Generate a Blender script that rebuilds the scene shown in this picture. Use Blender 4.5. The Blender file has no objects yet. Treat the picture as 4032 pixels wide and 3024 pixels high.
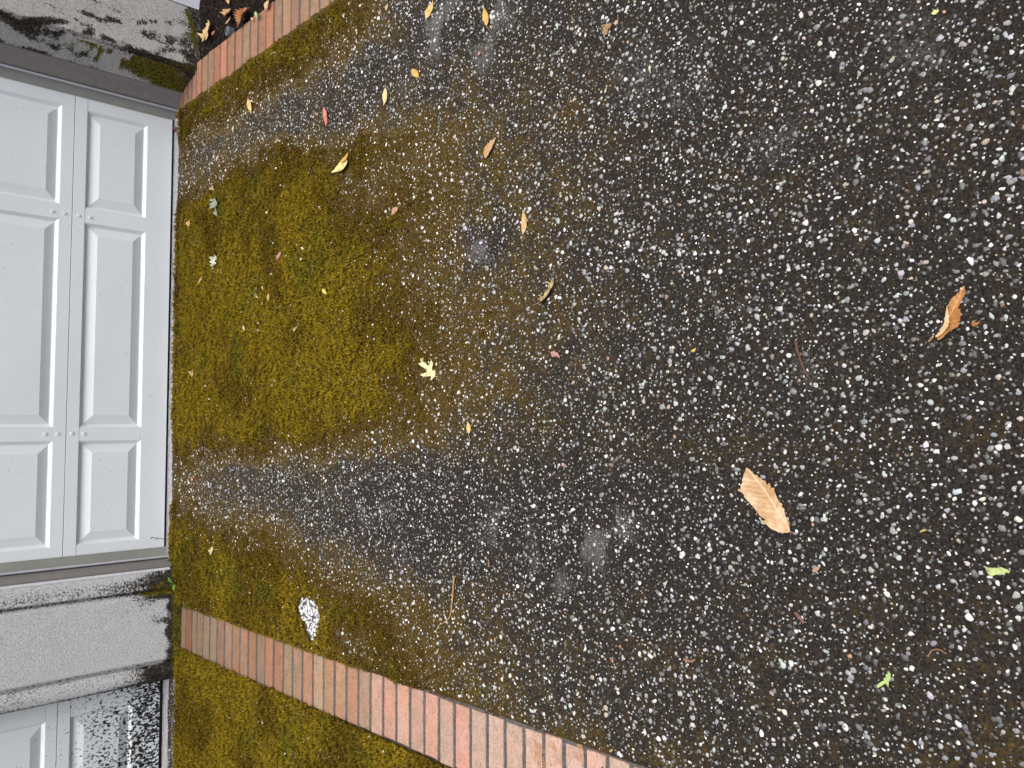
import bpy, bmesh, math, random
import numpy as np
from mathutils import Matrix, Vector
from mathutils.geometry import delaunay_2d_cdt

sc = bpy.context.scene
C = sc.collection
rnd = random.Random(7)
rng = np.random.default_rng(11)

# ------------------------------------------------------------------ camera, sky, sun, exposure
# world: X along the garage door, Y towards the garage, Z up; the paving rises gently to the door
CAMZ = 1.70
SLOPE = 0.08
F_PX = 3028.0
cam_x = np.array([-0.0068843, -0.66394482, -0.74774988])
ROT = np.array([[-0.0068843, 0.99816992, -0.0600784],
                [-0.66394482, -0.04948839, -0.7461422],
                [-0.74774988, 0.03475207, 0.66307044]])
cd = bpy.data.cameras.new('camera')
cam = bpy.data.objects.new('camera', cd)
C.objects.link(cam)
cam.matrix_world = Matrix.Translation((0, 0, CAMZ)) @ Matrix(ROT.tolist()).to_4x4()
cd.sensor_fit = 'HORIZONTAL'
cd.sensor_width = 36.0
cd.lens = F_PX / 4032.0 * 36.0
cd.clip_start = 0.02
cd.clip_end = 500
sc.camera = cam

SUN_EL, SUN_AZ = 72.0, 140.0          # azimuth clockwise from +Y
wd = bpy.data.worlds.new('World')
sc.world = wd
wd.use_nodes = True
nt = wd.node_tree
sky = nt.nodes.new('ShaderNodeTexSky')
sky.sky_type = 'NISHITA'
sky.sun_disc = False
sky.sun_elevation = math.radians(SUN_EL)
sky.sun_rotation = math.radians(SUN_AZ)
sky.air_density = 0.7
sky.dust_density = 7.0
sky.ozone_density = 0.3
nt.links.new(sky.outputs[0], nt.nodes['Background'].inputs[0])
nt.nodes['Background'].inputs[1].default_value = 0.12
sd = bpy.data.lights.new('sun', 'SUN')
sd.energy = 1.3
sd.angle = math.radians(55)
sd.color = (0.97, 0.99, 1.0)
sun = bpy.data.objects.new('sun', sd)
C.objects.link(sun)
az, el = math.radians(SUN_AZ), math.radians(SUN_EL)
sdir = Vector((math.sin(az) * math.cos(el), math.cos(az) * math.cos(el), math.sin(el)))
sun.rotation_euler = sdir.to_track_quat('Z', 'Y').to_euler()
sun.location = sdir * 20
sc.view_settings.view_transform = 'Standard'
sc.view_settings.look = 'None'
sc.view_settings.gamma = 1.0
sc.view_settings.exposure = 0.74


# ------------------------------------------------------------------ survey helpers (photo point -> place on a real surface)
def ray(px, py):
    return ROT @ np.array([px - 2016.0, -(py - 1512.0), -F_PX])


def G(px, py, dz=0.0):
    """point on the paving"""
    r = ray(px, py)
    t = -(CAMZ - dz) / (r[2] - SLOPE * r[1])
    p = r * t
    return np.array([p[0], p[1], p[2] + CAMZ])


def V(px, py, Y):
    """point on an upright plane parallel to the door"""
    r = ray(px, py)
    p = r * (Y / r[1])
    return np.array([p[0], p[1], p[2] + CAMZ])


def toPix(X, Y, Z):
    P = np.stack([X, Y, Z - CAMZ], -1) @ ROT        # = ROT^T p
    return 2016.0 + F_PX * P[..., 0] / -P[..., 2], 1512.0 - F_PX * P[..., 1] / -P[..., 2]


def gz(Y):
    return SLOPE * Y


# ------------------------------------------------------------------ noise
def _h(ix, iy, s):
    n = (ix.astype(np.int64) * 374761393 + iy.astype(np.int64) * 668265263 + s * 1274126177) & 0xffffffff
    n = ((n ^ (n >> 13)) * 1274126177) & 0xffffffff
    n = n ^ (n >> 16)
    return (n & 0xffffff) / float(0xffffff)


def vn(x, y, s=0):
    x = np.asarray(x, float); y = np.asarray(y, float)
    ix = np.floor(x); iy = np.floor(y)
    fx = x - ix; fy = y - iy
    fx = fx * fx * (3 - 2 * fx); fy = fy * fy * (3 - 2 * fy)
    a = _h(ix, iy, s); b = _h(ix + 1, iy, s); c = _h(ix, iy + 1, s); d = _h(ix + 1, iy + 1, s)
    return (a * (1 - fx) + b * fx) * (1 - fy) + (c * (1 - fx) + d * fx) * fy


def fbm(x, y, s=0, o=4):
    t = 0; a = 1; n = 0
    for k in range(o):
        t = t + a * vn(x * 2 ** k + 17.3 * k, y * 2 ** k - 9.1 * k, s + k); n += a; a *= 0.55
    return t / n


def sm(x, a, b):
    t = np.clip((x - a) / (b - a), 0, 1)
    return t * t * (3 - 2 * t)


# ------------------------------------------------------------------ object helpers
def tag(o, label=None, cat=None, group=None, kind=None):
    if label: o['label'] = label
    if cat: o['category'] = cat
    if group: o['group'] = group
    if kind: o['kind'] = kind
    return o


def link(name, me, mat=None, parent=None):
    o = bpy.data.objects.new(name, me)
    C.objects.link(o)
    if mat: me.materials.append(mat)
    if parent: o.parent = parent
    return o


def empty(name, loc=(0, 0, 0)):
    o = bpy.data.objects.new(name, None)
    o.empty_display_size = 0.1
    o.location = loc
    C.objects.link(o)
    return o


def mesh(name, v, f, mat=None, parent=None, smooth=False, cols=None, attrs=None):
    """v (n,3); f list of index lists or an (m,k) array"""
    me = bpy.data.meshes.new(name)
    v = np.asarray(v, np.float32)
    if isinstance(f, np.ndarray):
        m, k = f.shape
        me.vertices.add(len(v)); me.vertices.foreach_set('co', v.ravel())
        me.loops.add(m * k); me.loops.foreach_set('vertex_index', f.astype(np.int32).ravel())
        me.polygons.add(m)
        me.polygons.foreach_set('loop_start', (np.arange(m) * k).astype(np.int32))
        me.polygons.foreach_set('loop_total', np.full(m, k, np.int32))
        me.update(calc_edges=True)
    else:
        me.from_pydata([tuple(map(float, p)) for p in v], [], [list(map(int, q)) for q in f])
    if smooth:
        me.polygons.foreach_set('use_smooth', np.ones(len(me.polygons), bool))
    if cols is not None:
        c = np.asarray(cols, np.float32)
        if c.shape[1] == 3: c = np.c_[c, np.ones(len(c), np.float32)]
        a = me.color_attributes.new('Col', 'FLOAT_COLOR', 'POINT')
        a.data.foreach_set('color', c.astype(np.float32).ravel())
    for k_, val in (attrs or {}).items():
        a = me.attributes.new(k_, 'FLOAT', 'POINT')
        a.data.foreach_set('value', np.asarray(val, np.float32).ravel())
    me.update()
    me.validate()
    return link(name, me, mat, parent)


def grid_faces(nx, ny):
    i = np.arange(nx - 1)[:, None]; j = np.arange(ny - 1)[None, :]
    a = (i * ny + j).ravel()
    return np.stack([a, a + ny, a + ny + 1, a + 1], 1)


def box(bm, x0, x1, y0, y1, z0, z1):
    vs = [bm.verts.new(p) for p in ((x0, y0, z0), (x1, y0, z0), (x1, y1, z0), (x0, y1, z0),
                                    (x0, y0, z1), (x1, y0, z1), (x1, y1, z1), (x0, y1, z1))]
    for q in ((0, 3, 2, 1), (4, 5, 6, 7), (0, 1, 5, 4), (1, 2, 6, 5), (2, 3, 7, 6), (3, 0, 4, 7)):
        bm.faces.new([vs[i] for i in q])


def bm_obj(name, bm, mat, parent=None, bevel=0):
    if bevel:
        bmesh.ops.bevel(bm, geom=bm.edges[:], offset=bevel, segments=2, affect='EDGES')
    me = bpy.data.meshes.new(name)
    bm.normal_update()
    bm.to_mesh(me); bm.free()
    return link(name, me, mat, parent)


# ------------------------------------------------------------------ materials
class M:
    def __init__(s, name, rough=0.7, spec=0.3):
        s.m = bpy.data.materials.new(name); s.m.use_nodes = True
        s.t = s.m.node_tree; s.N = s.t.nodes
        s.b = s.N['Principled BSDF']
        s.b.inputs['Roughness'].default_value = rough
        s.b.inputs['Specular IOR Level'].default_value = spec

    def n(s, typ, ins=None, **kw):
        nd = s.N.new(typ)
        for k, v in kw.items(): setattr(nd, k, v)
        for k, v in (ins or {}).items():
            if hasattr(v, 'is_output'): s.t.links.new(v, nd.inputs[k])
            else: nd.inputs[k].default_value = v
        return nd

    def pos(s):
        return s.n('ShaderNodeNewGeometry').outputs['Position']

    def noise(s, scale, detail=4, rough=0.6, vec=None, stretch=None):
        vec = vec or s.pos()
        if stretch:
            vec = s.n('ShaderNodeVectorMath', {0: vec, 1: stretch}, operation='MULTIPLY').outputs[0]
        return s.n('ShaderNodeTexNoise', {'Vector': vec, 'Scale': scale, 'Detail': detail, 'Roughness': rough}).outputs['Fac']

    def ramp(s, fac, a, b):
        return s.n('ShaderNodeMapRange', {'Value': fac, 'From Min': a, 'From Max': b}, interpolation_type='SMOOTHSTEP').outputs[0]

    def mix(s, fac, a, b, blend='MIX'):
        nd = s.n('ShaderNodeMix', data_type='RGBA', blend_type=blend)
        for k, v in ((0, fac), (6, a), (7, b)):
            if hasattr(v, 'is_output'): s.t.links.new(v, nd.inputs[k])
            else: nd.inputs[k].default_value = v if k == 0 else (*v, 1)
        return nd.outputs[2]

    def math(s, op, a, b):
        return s.n('ShaderNodeMath', {0: a, 1: b}, operation=op).outputs[0]

    def attr(s, name, out='Fac'):
        return s.n('ShaderNodeAttribute', attribute_name=name).outputs[out]

    def col(s, c):
        if hasattr(c, 'is_output'): s.t.links.new(c, s.b.inputs['Base Color'])
        else: s.b.inputs['Base Color'].default_value = (*c, 1)
        return s

    def bump(s, h, strength=0.3, dist=0.004):
        nd = s.n('ShaderNodeBump', {'Height': h, 'Strength': strength, 'Distance': dist})
        s.t.links.new(nd.outputs[0], s.b.inputs['Normal'])
        return s


def specks(m, scale, lo, hi, stretch=None):
    return m.ramp(m.noise(scale, 2, 0.5, stretch=stretch), lo, hi)


def mat_paint(name, c, mildew=False):
    m = M(name, 0.42, 0.35)
    grain = m.noise(30, 5, 0.65, stretch=(0.35, 1, 9))
    base = m.mix(m.ramp(m.noise(2.2, 3), 0.35, 0.75), c, tuple(x * 0.955 for x in c))
    base = m.mix(m.math('MULTIPLY', specks(m, 75, 0.735, 0.76), 0.75), base, (0.19, 0.2, 0.2))
    if mildew:
        z = m.n('ShaderNodeSeparateXYZ', {0: m.pos()}).outputs[2]
        zz = m.n('ShaderNodeMapRange', {'Value': z, 'From Min': 0.36, 'From Max': 1.0, 'To Min': 0.12, 'To Max': -0.13}).outputs[0]
        f = m.math('ADD', m.math('ADD', m.noise(92, 4, 0.65, stretch=(1, 1, 0.62)), zz),
                   m.math('MULTIPLY', m.math('SUBTRACT', m.noise(7, 3), 0.5), 0.30))
        base = m.mix(m.ramp(f, 0.555, 0.60), base, (0.012, 0.012, 0.011))
    m.col(base)
    m.bump(grain, 0.22, 0.0015)
    return m.m


def mat_stucco(name, c):
    m = M(name, 0.9, 0.15)
    fine = m.noise(125, 4, 0.75)
    blot = m.noise(14, 4, 0.6)
    base = m.mix(m.ramp(fine, 0.34, 0.60), tuple(x * 0.64 for x in c), c)
    base = m.mix(m.math('MULTIPLY', m.ramp(blot, 0.5, 0.8), 0.3), base, tuple(x * 0.55 for x in c))
    sp = m.noise(105, 5, 0.8)
    d = m.math('ADD', m.math('MULTIPLY', m.attr('dirt'), 0.75), m.math('MULTIPLY', m.math('SUBTRACT', sp, 0.5), 1.9))
    base = m.mix(m.ramp(d, 0.34, 0.60), base, m.mix(m.ramp(m.noise(60, 2), 0.4, 0.6), (0.022, 0.02, 0.016), (0.055, 0.048, 0.036)))
    g = m.math('ADD', m.math('MULTIPLY', m.attr('green'), 0.8), m.math('MULTIPLY', m.math('SUBTRACT', m.noise(110, 4, 0.75), 0.5), 1.4))
    base = m.mix(m.ramp(g, 0.36, 0.58), base, m.mix(m.ramp(m.noise(80, 2), 0.35, 0.65), (0.045, 0.038, 0.004), (0.16, 0.14, 0.014)))
    m.col(base)
    m.bump(m.math('ADD', m.noise(210, 4, 0.7), m.math('MULTIPLY', m.attr('green'), m.noise(90, 3))), 0.9, 0.006)
    return m.m


def mat_plain(name, c, rough=0.6, var=0.15, scale=40, bump=0.2, spec=0.3):
    m = M(name, rough, spec)
    m.col(m.mix(m.ramp(m.noise(scale, 4), 0.35, 0.7), c, tuple(x * (1 - var) for x in c)))
    m.bump(m.noise(scale * 4, 4), bump, 0.003)
    return m.m


def mat_attr(name, rough=0.6, spec=0.3, nscale=120, dark=0.75, bump=0.3, transl=0.0):
    m = M(name, rough, spec)
    a = m.attr('Col', 'Color')
    m.col(m.mix(m.ramp(m.noise(nscale, 3), 0.35, 0.65), m.mix(1.0, a, (dark,) * 3, 'MULTIPLY'), a))
    if bump: m.bump(m.noise(nscale * 1.5, 3), bump, 0.002)
    if transl:
        m.b.inputs['Transmission Weight'].default_value = 0
        tr = m.n('ShaderNodeBsdfTranslucent'); m.t.links.new(a, tr.inputs[0])
        mx = m.n('ShaderNodeMixShader', {0: transl})
        m.t.links.new(m.b.outputs[0], mx.inputs[1]); m.t.links.new(tr.outputs[0], mx.inputs[2])
        m.t.links.new(mx.outputs[0], m.N['Material Output'].inputs[0])
    return m.m


def mat_brick():
    m = M('brick', 0.85, 0.2)
    a = m.attr('Col', 'Color')
    blot = m.ramp(m.noise(26, 4, 0.6), 0.38, 0.66)
    c = m.mix(blot, a, m.mix(1.0, a, (0.80, 0.84, 0.76), 'MULTIPLY'))
    c = m.mix(m.math('MULTIPLY', m.ramp(m.noise(9, 2), 0.48, 0.7), 0.5), c, m.mix(1.0, a, (1.12, 0.86, 0.74), 'MULTIPLY'))
    c = m.mix(m.math('MULTIPLY', m.ramp(m.noise(150, 4, 0.8), 0.50, 0.64), 0.75), c, m.mix(1.0, a, (0.42, 0.36, 0.32), 'MULTIPLY'))
    c = m.mix(specks(m, 95, 0.715, 0.74), c, (0.03, 0.02, 0.015))
    m.col(c)
    m.bump(m.noise(240, 4, 0.7), 0.45, 0.003)
    return m.m


def mat_drive():
    m = M('exposed_aggregate', 0.88, 0.2)
    n1 = m.noise(170, 5, 0.7)
    base = m.mix(m.ramp(n1, 0.38, 0.68), (0.008, 0.0065, 0.005), (0.040, 0.035, 0.030))
    lich = m.math('ADD', m.attr('lichen'), m.math('MULTIPLY', m.math('SUBTRACT', m.noise(120, 5, 0.75), 0.5), 1.7))
    base = m.mix(m.ramp(lich, 0.45, 0.95), base, m.mix(m.ramp(m.noise(300, 2), 0.4, 0.6), (0.05, 0.049, 0.047), (0.14, 0.14, 0.137)))
    mo = m.math('ADD', m.attr('moss'), m.math('MULTIPLY', m.math('SUBTRACT', m.noise(60, 5, 0.7), 0.5), 0.9))
    mc = m.mix(m.ramp(m.noise(150, 3, 0.7), 0.35, 0.65), (0.030, 0.018, 0.003), (0.105, 0.068, 0.008))
    base = m.mix(m.math('MULTIPLY', m.ramp(mo, 0.04, 0.46), 0.93), base, mc)
    m.col(base)
    m.bump(m.noise(190, 5, 0.75), 0.9, 0.006)
    return m.m


MT = dict(
    door=mat_paint('white_door_paint', (0.77, 0.835, 0.855)),
    door2=mat_paint('mildewed_door_paint', (0.70, 0.76, 0.775), True),
    stucco=mat_stucco('stucco', (0.69, 0.72, 0.72)),
    oldstucco=mat_stucco('weathered_stucco', (0.56, 0.56, 0.535)),
    jamb=mat_plain('taupe_trim_paint', (0.225, 0.217, 0.205), 0.55, 0.12, 30, 0.15),
    stop=mat_plain('sage_weatherstrip', (0.27, 0.29, 0.26), 0.55, 0.1, 20, 0.05),
    vinyl=mat_plain('pale_vinyl', (0.50, 0.52, 0.57), 0.45, 0.1, 30, 0.05),
    rubber=mat_plain('black_rubber', (0.008, 0.008, 0.009), 0.6, 0.3, 60, 0.2),
    concrete=mat_plain('pale_concrete', (0.42, 0.42, 0.435), 0.9, 0.55, 160, 0.9),
    mortar=mat_plain('grey_mortar', (0.10, 0.098, 0.094), 0.95, 0.5, 90, 0.8),
    board=mat_plain('white_board', (0.66, 0.69, 0.74), 0.6, 0.15, 60, 0.2),
    brick=mat_brick(), drive=mat_drive(),
    pebble=mat_attr('pebble_stone', 0.5, 0.4, 420, 0.72, 0.3),
    moss=mat_attr('moss_green', 0.9, 0.1, 300, 0.8, 0, 0.15),
    leaf=mat_attr('dry_leaf', 0.6, 0.25, 160, 0.84, 0.25, 0.18),
    twig=mat_attr('twig_bark', 0.9, 0.1, 500, 0.6, 0.8),
    soil=mat_plain('dark_soil', (0.017, 0.0135, 0.011), 0.95, 0.6, 90, 1.0, 0.1),
    mulch=mat_attr('soil_crumbs', 0.95, 0.1, 300, 0.7, 0.3),
    grey_plastic=mat_plain('grey_plastic', (0.11, 0.125, 0.15), 0.5, 0.2, 60, 0.1),
    dark_plastic=mat_plain('dark_plastic', (0.022, 0.025, 0.03), 0.4, 0.2, 60, 0.1),
    earth=mat_plain('earth', (0.05, 0.045, 0.035), 0.95, 0.4, 3, 0.5),
    stain=mat_plain('tan_mud', (0.50, 0.27, 0.13), 0.9, 0.25, 200, 0.2),
)

# ------------------------------------------------------------------ the ground
S = 60.0
tag(mesh('ground', [(-S, -S, gz(-S) - .03), (S, -S, gz(-S) - .03), (S, S, gz(S) - .03), (-S, S, gz(S) - .03)], [[0, 1, 2, 3]], MT['earth']), kind='structure')

YD = G(692, 500)[1]                       # the door's plane
# moss cover, surveyed row by row (photo row -> [(column, cover 0..1), ...])
ROWS = {
    -200: [(1500, .8), (1700, .4), (1900, .05)],
    0: [(1340, .85), (1430, .75), (1520, .45), (1650, .12), (1750, .03), (2000, .08), (2300, .1), (2700, .05)],
    100: [(1190, .9), (1350, .8), (1450, .42), (1600, .1), (1800, .03), (2000, .1), (2300, .1), (2700, .05)],
    200: [(1070, .9), (1200, .85), (1300, .6), (1430, .22), (1600, .08), (1900, .1), (2300, .12), (2700, .05)],
    300: [(960, .92), (1050, .85), (1150, .6), (1250, .25), (1400, .08), (1700, .12), (1900, .18), (2300, .12), (2700, .05)],
    400: [(810, .85), (900, .75), (1000, .45), (1100, .18), (1300, .1), (1450, .15), (1600, .22), (1900, .26), (2200, .2), (2600, .08)],
    500: [(700, .9), (740, .9), (800, .6), (900, .3), (1000, .13), (1250, .2), (1350, .3), (1500, .45), (1700, .42), (1900, .3), (2200, .18), (2600, .08)],
    600: [(690, .6), (730, .5), (800, .18), (950, .25), (1050, .6), (1150, .85), (1280, .75), (1340, .5), (1420, .8), (1550, .62), (1800, .35), (2000, .25), (2300, .14), (2700, .06)],
    700: [(690, .3), (760, .25), (820, .35), (900, .8), (1000, .96), (1200, 1), (1300, .92), (1380, .55), (1470, .5), (1560, .6), (1700, .48), (1900, .3), (2100, .24), (2500, .1)],
    800: [(690, .75), (770, .85), (850, .97), (1000, 1), (1310, 1), (1400, .6), (1500, .58), (1600, .66), (1800, .38), (2000, .28), (2200, .2), (2600, .08)],
    900: [(690, .95), (800, 1), (1330, 1), (1420, .78), (1520, .82), (1650, .56), (1800, .36), (1920, .1), (2050, .25), (2300, .16), (2700, .06)],
    1000: [(690, .95), (800, 1), (1360, 1), (1450, .92), (1600, .6), (1800, .36), (1920, .08), (2050, .3), (2300, .15), (2700, .06)],
    1200: [(690, .95), (800, 1), (1330, 1), (1450, .86), (1600, .68), (1800, .46), (2000, .34), (2300, .15), (2700, .06)],
    1400: [(690, .95), (800, 1), (1480, 1), (1600, .78), (1700, .62), (1800, .5), (2000, .3), (2200, .16), (2700, .06)],
    1600: [(690, .95), (800, 1), (1430, 1), (1550, .76), (1700, .56), (1850, .4), (2000, .25), (2300, .12), (2700, .06)],
    1700: [(690, .92), (1200, .92), (1350, .8), (1450, .68), (1600, .5), (1800, .34), (2000, .2), (2300, .1)],
    1780: [(690, .7), (900, .62), (1100, .5), (1300, .42), (1500, .35), (1700, .2), (2000, .12)],
    1850: [(690, .35), (760, .4), (900, .22), (1100, .16), (1300, .16), (1500, .12), (1800, .05)],
    1950: [(690, .55), (740, .4), (800, .2), (1000, .1), (1200, .1), (1500, .03)],
    2030: [(690, .85), (750, .55), (850, .4), (1000, .28), (1200, .14), (1500, .03)],
    2100: [(690, .93), (760, .75), (900, .65), (1050, .5), (1200, .22), (1400, .08), (1600, .02)],
    2200: [(690, .95), (900, .93), (1100, .84), (1250, .5), (1400, .2), (1600, .08), (2000, .03)],
    2300: [(690, .95), (1000, .96), (1200, .92), (1350, .62), (1500, .35), (1700, .2), (1900, .14), (2200, .05)],
    2400: [(690, .95), (1200, .97), (1400, .86), (1550, .6), (1700, .35), (1900, .2), (2200, .1)],
    2500: [(690, .95), (1150, .96), (1290, .9), (1340, .35), (1400, .45), (1480, .78), (1650, .46), (1900, .22), (2200, .12), (2600, .08)],
    2600: [(690, .95), (1300, .93), (1400, .7), (1480, .75), (1600, .62), (1800, .4), (2000, .22), (2300, .12)],
    2700: [(690, .95), (1500, .85), (1600, .7), (1750, .46), (2000, .24), (2200, .12)],
    2800: [(690, .95), (1700, .6), (1800, .42), (2000, .3), (2200, .16), (2600, .1)],
    3000: [(690, .95), (2100, .5), (2500, .25), (3000, .12), (3600, .16)],
    3300: [(690, .95), (2100, .5), (2500, .25), (3000, .12)],
}
RY = np.array(sorted(ROWS))
RX = np.arange(600, 4200, 20.0)
TAB = np.array([np.interp(RX, [a for a, b in ROWS[y]], [b for a, b in ROWS[y]]) for y in RY])
BX0, BX1 = -1.078, -0.872                 # the border of bricks on the left
RBX0, RBX1 = 1.725, 1.935                 # and the one on the right
SCAR = np.array([G(*p)[:2] for p in ((1195, 2345), (1212, 2347), (1218, 2362), (1232, 2356), (1247, 2365), (1255, 2385), (1262, 2400), (1263, 2460), (1262, 2490),
                                     (1255, 2510), (1252, 2528), (1238, 2533), (1226, 2515), (1214, 2490), (1205, 2460), (1190, 2430), (1181, 2405), (1181, 2370))])


def inpoly(x, y, P):
    c = np.zeros(x.shape, bool)
    j = len(P) - 1
    for i in range(len(P)):
        xi, yi = P[i]; xj, yj = P[j]
        c ^= ((yi > y) != (yj > y)) & (x < (xj - xi) * (y - yi) / (yj - yi + 1e-12) + xi)
        j = i
    return c


def moss_at(X, Y):
    wx = X + 0.05 * (fbm(X * 7, Y * 7, 31) - .5) * 2
    wy = Y + 0.09 * (fbm(X * 7, Y * 7, 47) - .5) * 2
    wx = wx + 0.02 * (fbm(X * 30, Y * 30, 33, 2) - .5) * 2
    px, py = toPix(wx, np.maximum(wy, 0.3), gz(np.maximum(wy, 0.3)))
    py = np.clip(py, RY[0], RY[-1] - 1e-3); px = np.clip(px, 600, 4150)
    k = np.clip(np.searchsorted(RY, py, side='right') - 1, 0, len(RY) - 2)
    t = (py - RY[k]) / (RY[k + 1] - RY[k])
    q = np.clip((px - 600) / 20.0, 0, len(RX) - 1.001); i = q.astype(int); u = q - i
    r0 = TAB[k, i] * (1 - u) + TAB[k, i + 1] * u
    r1 = TAB[k + 1, i] * (1 - u) + TAB[k + 1, i + 1] * u
    m = r0 * (1 - t) + r1 * t
    n = fbm(X * 16, Y * 16, 5, 4) - .5
    m = m + n * 0.55 * np.clip(m * (1.25 - m) * 3.2, 0, 1)
    # left of the brick border it is nearly all moss
    out = X < (BX0 + BX1) / 2
    m = np.where(out, 0.97 - 0.25 * sm(2.35 - Y, 0, .6) + 0.5 * n * sm(2.6 - Y, 0, .5), m)
    m = np.where(out & (Y > 4.1), m - 1.2 * sm(Y + .02 * n, 4.10, 4.14), m)
    # cushions along the border
    e = np.abs(X - BX1)
    m = np.maximum(m, sm(e, .05, .015) * sm(Y, 1.9, 2.9) * .95 * (X > BX1 - .02))
    # bare lip in front of the door
    m = np.where(Y > YD - 0.052 - 0.02 * n, m * 0.05, m)
    return np.clip(m, 0, 1)


def lichen_at(X, Y):
    WX = X + .16 * (fbm(X * 5, Y * 5, 101) - .5); WY = Y + .2 * (fbm(X * 5, Y * 5, 103) - .5)
    px, py = toPix(WX, np.maximum(WY, .3), gz(np.maximum(WY, .3)))
    l = np.zeros(np.shape(X))
    for cx, cy, rx, ry, a in ((1760, 110, 130, 120, .95), (1900, 170, 110, 100, .8), (1960, 60, 80, 80, .8), (1580, 330, 70, 90, .6), (2560, 290, 180, 120, .6), (2800, 420, 160, 130, .8),
                              (2900, 250, 180, 120, .6), (2010, 2060, 110, 80, .8), (2330, 2130, 170, 90, .8), (2120, 2240, 150, 90, .8), (2500, 2350, 150, 120, .5), (3050, 520, 180, 130, .6),
                              (3650, 120, 230, 150, .6), (3150, 1480, 120, 110, .6), (3700, 1350, 200, 120, .6), (1565, 2165, 60, 90, .7), (1520, 2020, 120, 60, .7), (1290, 1960, 120, 60, .5),
                              (2680, 1250, 170, 100, .45), (2900, 1850, 140, 90, .45), (3450, 1620, 140, 80, .5), (1910, 985, 50, 45, .9), (2350, 1450, 140, 90, .5), (1330, 590, 40, 40, .6),
                              (1530, 545, 40, 25, .9), (2200, 620, 150, 90, .35), (3300, 2300, 200, 140, .35), (2400, 2720, 160, 60, .5), (850, 520, 60, 40, .5), (2450, 980, 120, 90, .45),
                              (3500, 700, 180, 90, .5), (720, 640, 30, 120, .7), (3000, 1250, 150, 80, .5)):
        l = np.maximum(l, .72 * a * np.exp(-(((px - cx) / (rx * 1.6)) ** 2 + ((py - cy) / (ry * 1.6)) ** 2)))
    l = np.where((X < BX0) & (Y > 4.11), .8, l)
    return l * sm(fbm(X * 9, Y * 9, 77, 5), .26, .62) * 1.5


def joint_dip(X, Y):
    """old joint between the lip and the paving"""
    return np.exp(-((Y - (YD - 0.115) - .006 * (vn(X * 6, Y * 0, 3) - .5)) / 0.010) ** 2) * (X > BX1)


gx = np.arange(-2.7, RBX0 + .02, 0.0135); gy = np.arange(-0.6, YD + .004, 0.0135)
XX, YY = np.meshgrid(gx, gy, indexing='ij')
MM = moss_at(XX, YY) 
LL = lichen_at(XX, YY)
scar = inpoly(XX, YY, SCAR)


def surf_z(X, Y, m):
    return gz(Y) + 0.012 * sm(m, .55, 1.0) * (0.35 + .5 * fbm(X * 40, Y * 40, 9, 2) + .8 * sm(fbm(X * 85, Y * 85, 15, 2), .3, .7)) + 0.004 * (fbm(X * 9, Y * 9, 13, 3) - .5) - 0.012 * joint_dip(X, Y) * (Y > 3)


ZZ = surf_z(XX, YY, np.where(scar, 0, MM))
ZZ = np.where((XX > BX0 - .004) & (XX < BX1 + .004), gz(YY) - .03, ZZ)
drive = mesh('driveway', np.stack([XX, YY, ZZ], -1).reshape(-1, 3), grid_faces(len(gx), len(gy))[:, ::-1].copy()[:, ::-1], MT['drive'], smooth=True,
             attrs={'moss': np.where(scar, 0, MM), 'lichen': np.where(scar, 1.0, LL)})
tag(drive, kind='structure')

# ------------------------------------------------------------------ pebbles set in the paving
ang = np.arange(6) * math.pi / 3
TEMPL = np.array([(0, 0, 1.0)] + [(.64 * math.cos(a), .64 * math.sin(a), .80) for a in ang] + [(math.cos(a + .5), math.sin(a + .5), -.1) for a in ang])
TF = []
for i in range(6):
    j = (i + 1) % 6
    TF += [(0, 1 + i, 1 + j), (1 + i, 7 + i, 1 + j), (1 + j, 7 + i, 7 + j)]
TF = np.array(TF)


def scatter_stones(name, X, Y, Z, size, flat, col, mat, asp=1.5, sharp=.22):
    n = len(X)
    rot = rng.random(n) * 2 * math.pi
    a = size * np.sqrt(1 + (asp - 1) * rng.random(n)); b = size * size / a * (0.75 + .35 * rng.random(n))
    j = 1 + sharp * rng.standard_normal((n, 13)); j[:, 0] = 1
    L = TEMPL[None, :, :] * np.ones((n, 1, 1))
    L[:, :, 0] *= j * a[:, None]; L[:, :, 1] *= j * b[:, None]
    L[:, :, 2] *= (size * flat)[:, None] * (1 + .15 * rng.standard_normal((n, 13)))
    # a slight tilt
    L[:, :, 2] += L[:, :, 0] * (0.25 * rng.standard_normal(n))[:, None] * (L[:, :, 2] > 0)
    c, s = np.cos(rot)[:, None], np.sin(rot)[:, None]
    P = np.stack([X[:, None] + L[:, :, 0] * c - L[:, :, 1] * s, Y[:, None] + L[:, :, 0] * s + L[:, :, 1] * c, Z[:, None] + L[:, :, 2] + SLOPE * (L[:, :, 0] * s + L[:, :, 1] * c)], -1)
    f = (TF[None] + 13 * np.arange(n)[:, None, None]).reshape(-1, 3)
    return mesh(name, P.reshape(-1, 3), f, mat, smooth=True, cols=np.repeat(col, 13, 0))


def stone_cols(n, bright=1.0):
    r = rng.random(n)
    pal = np.array([(.80, .80, .77), (.50, .515, .505), (.29, .305, .315), (.46, .41, .33), (.42, .26, .16), (.13, .135, .13), (.40, .44, .40)])
    idx = np.searchsorted(np.cumsum([.15, .25, .21, .05, .004, .26, .076]), r).clip(0, 6)
    c = pal[idx] * (0.8 + .35 * rng.random((n, 1))) * (1 + .05 * rng.standard_normal((n, 3)))
    return np.clip(c * bright * .84, .02, .72)


def visible(X, Y, pad=160):
    px, py = toPix(X, Y, gz(Y))
    return (px > -pad) & (px < 4032 + pad) & (py > -pad) & (py < 3024 + pad) & (Y > .2)


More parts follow.
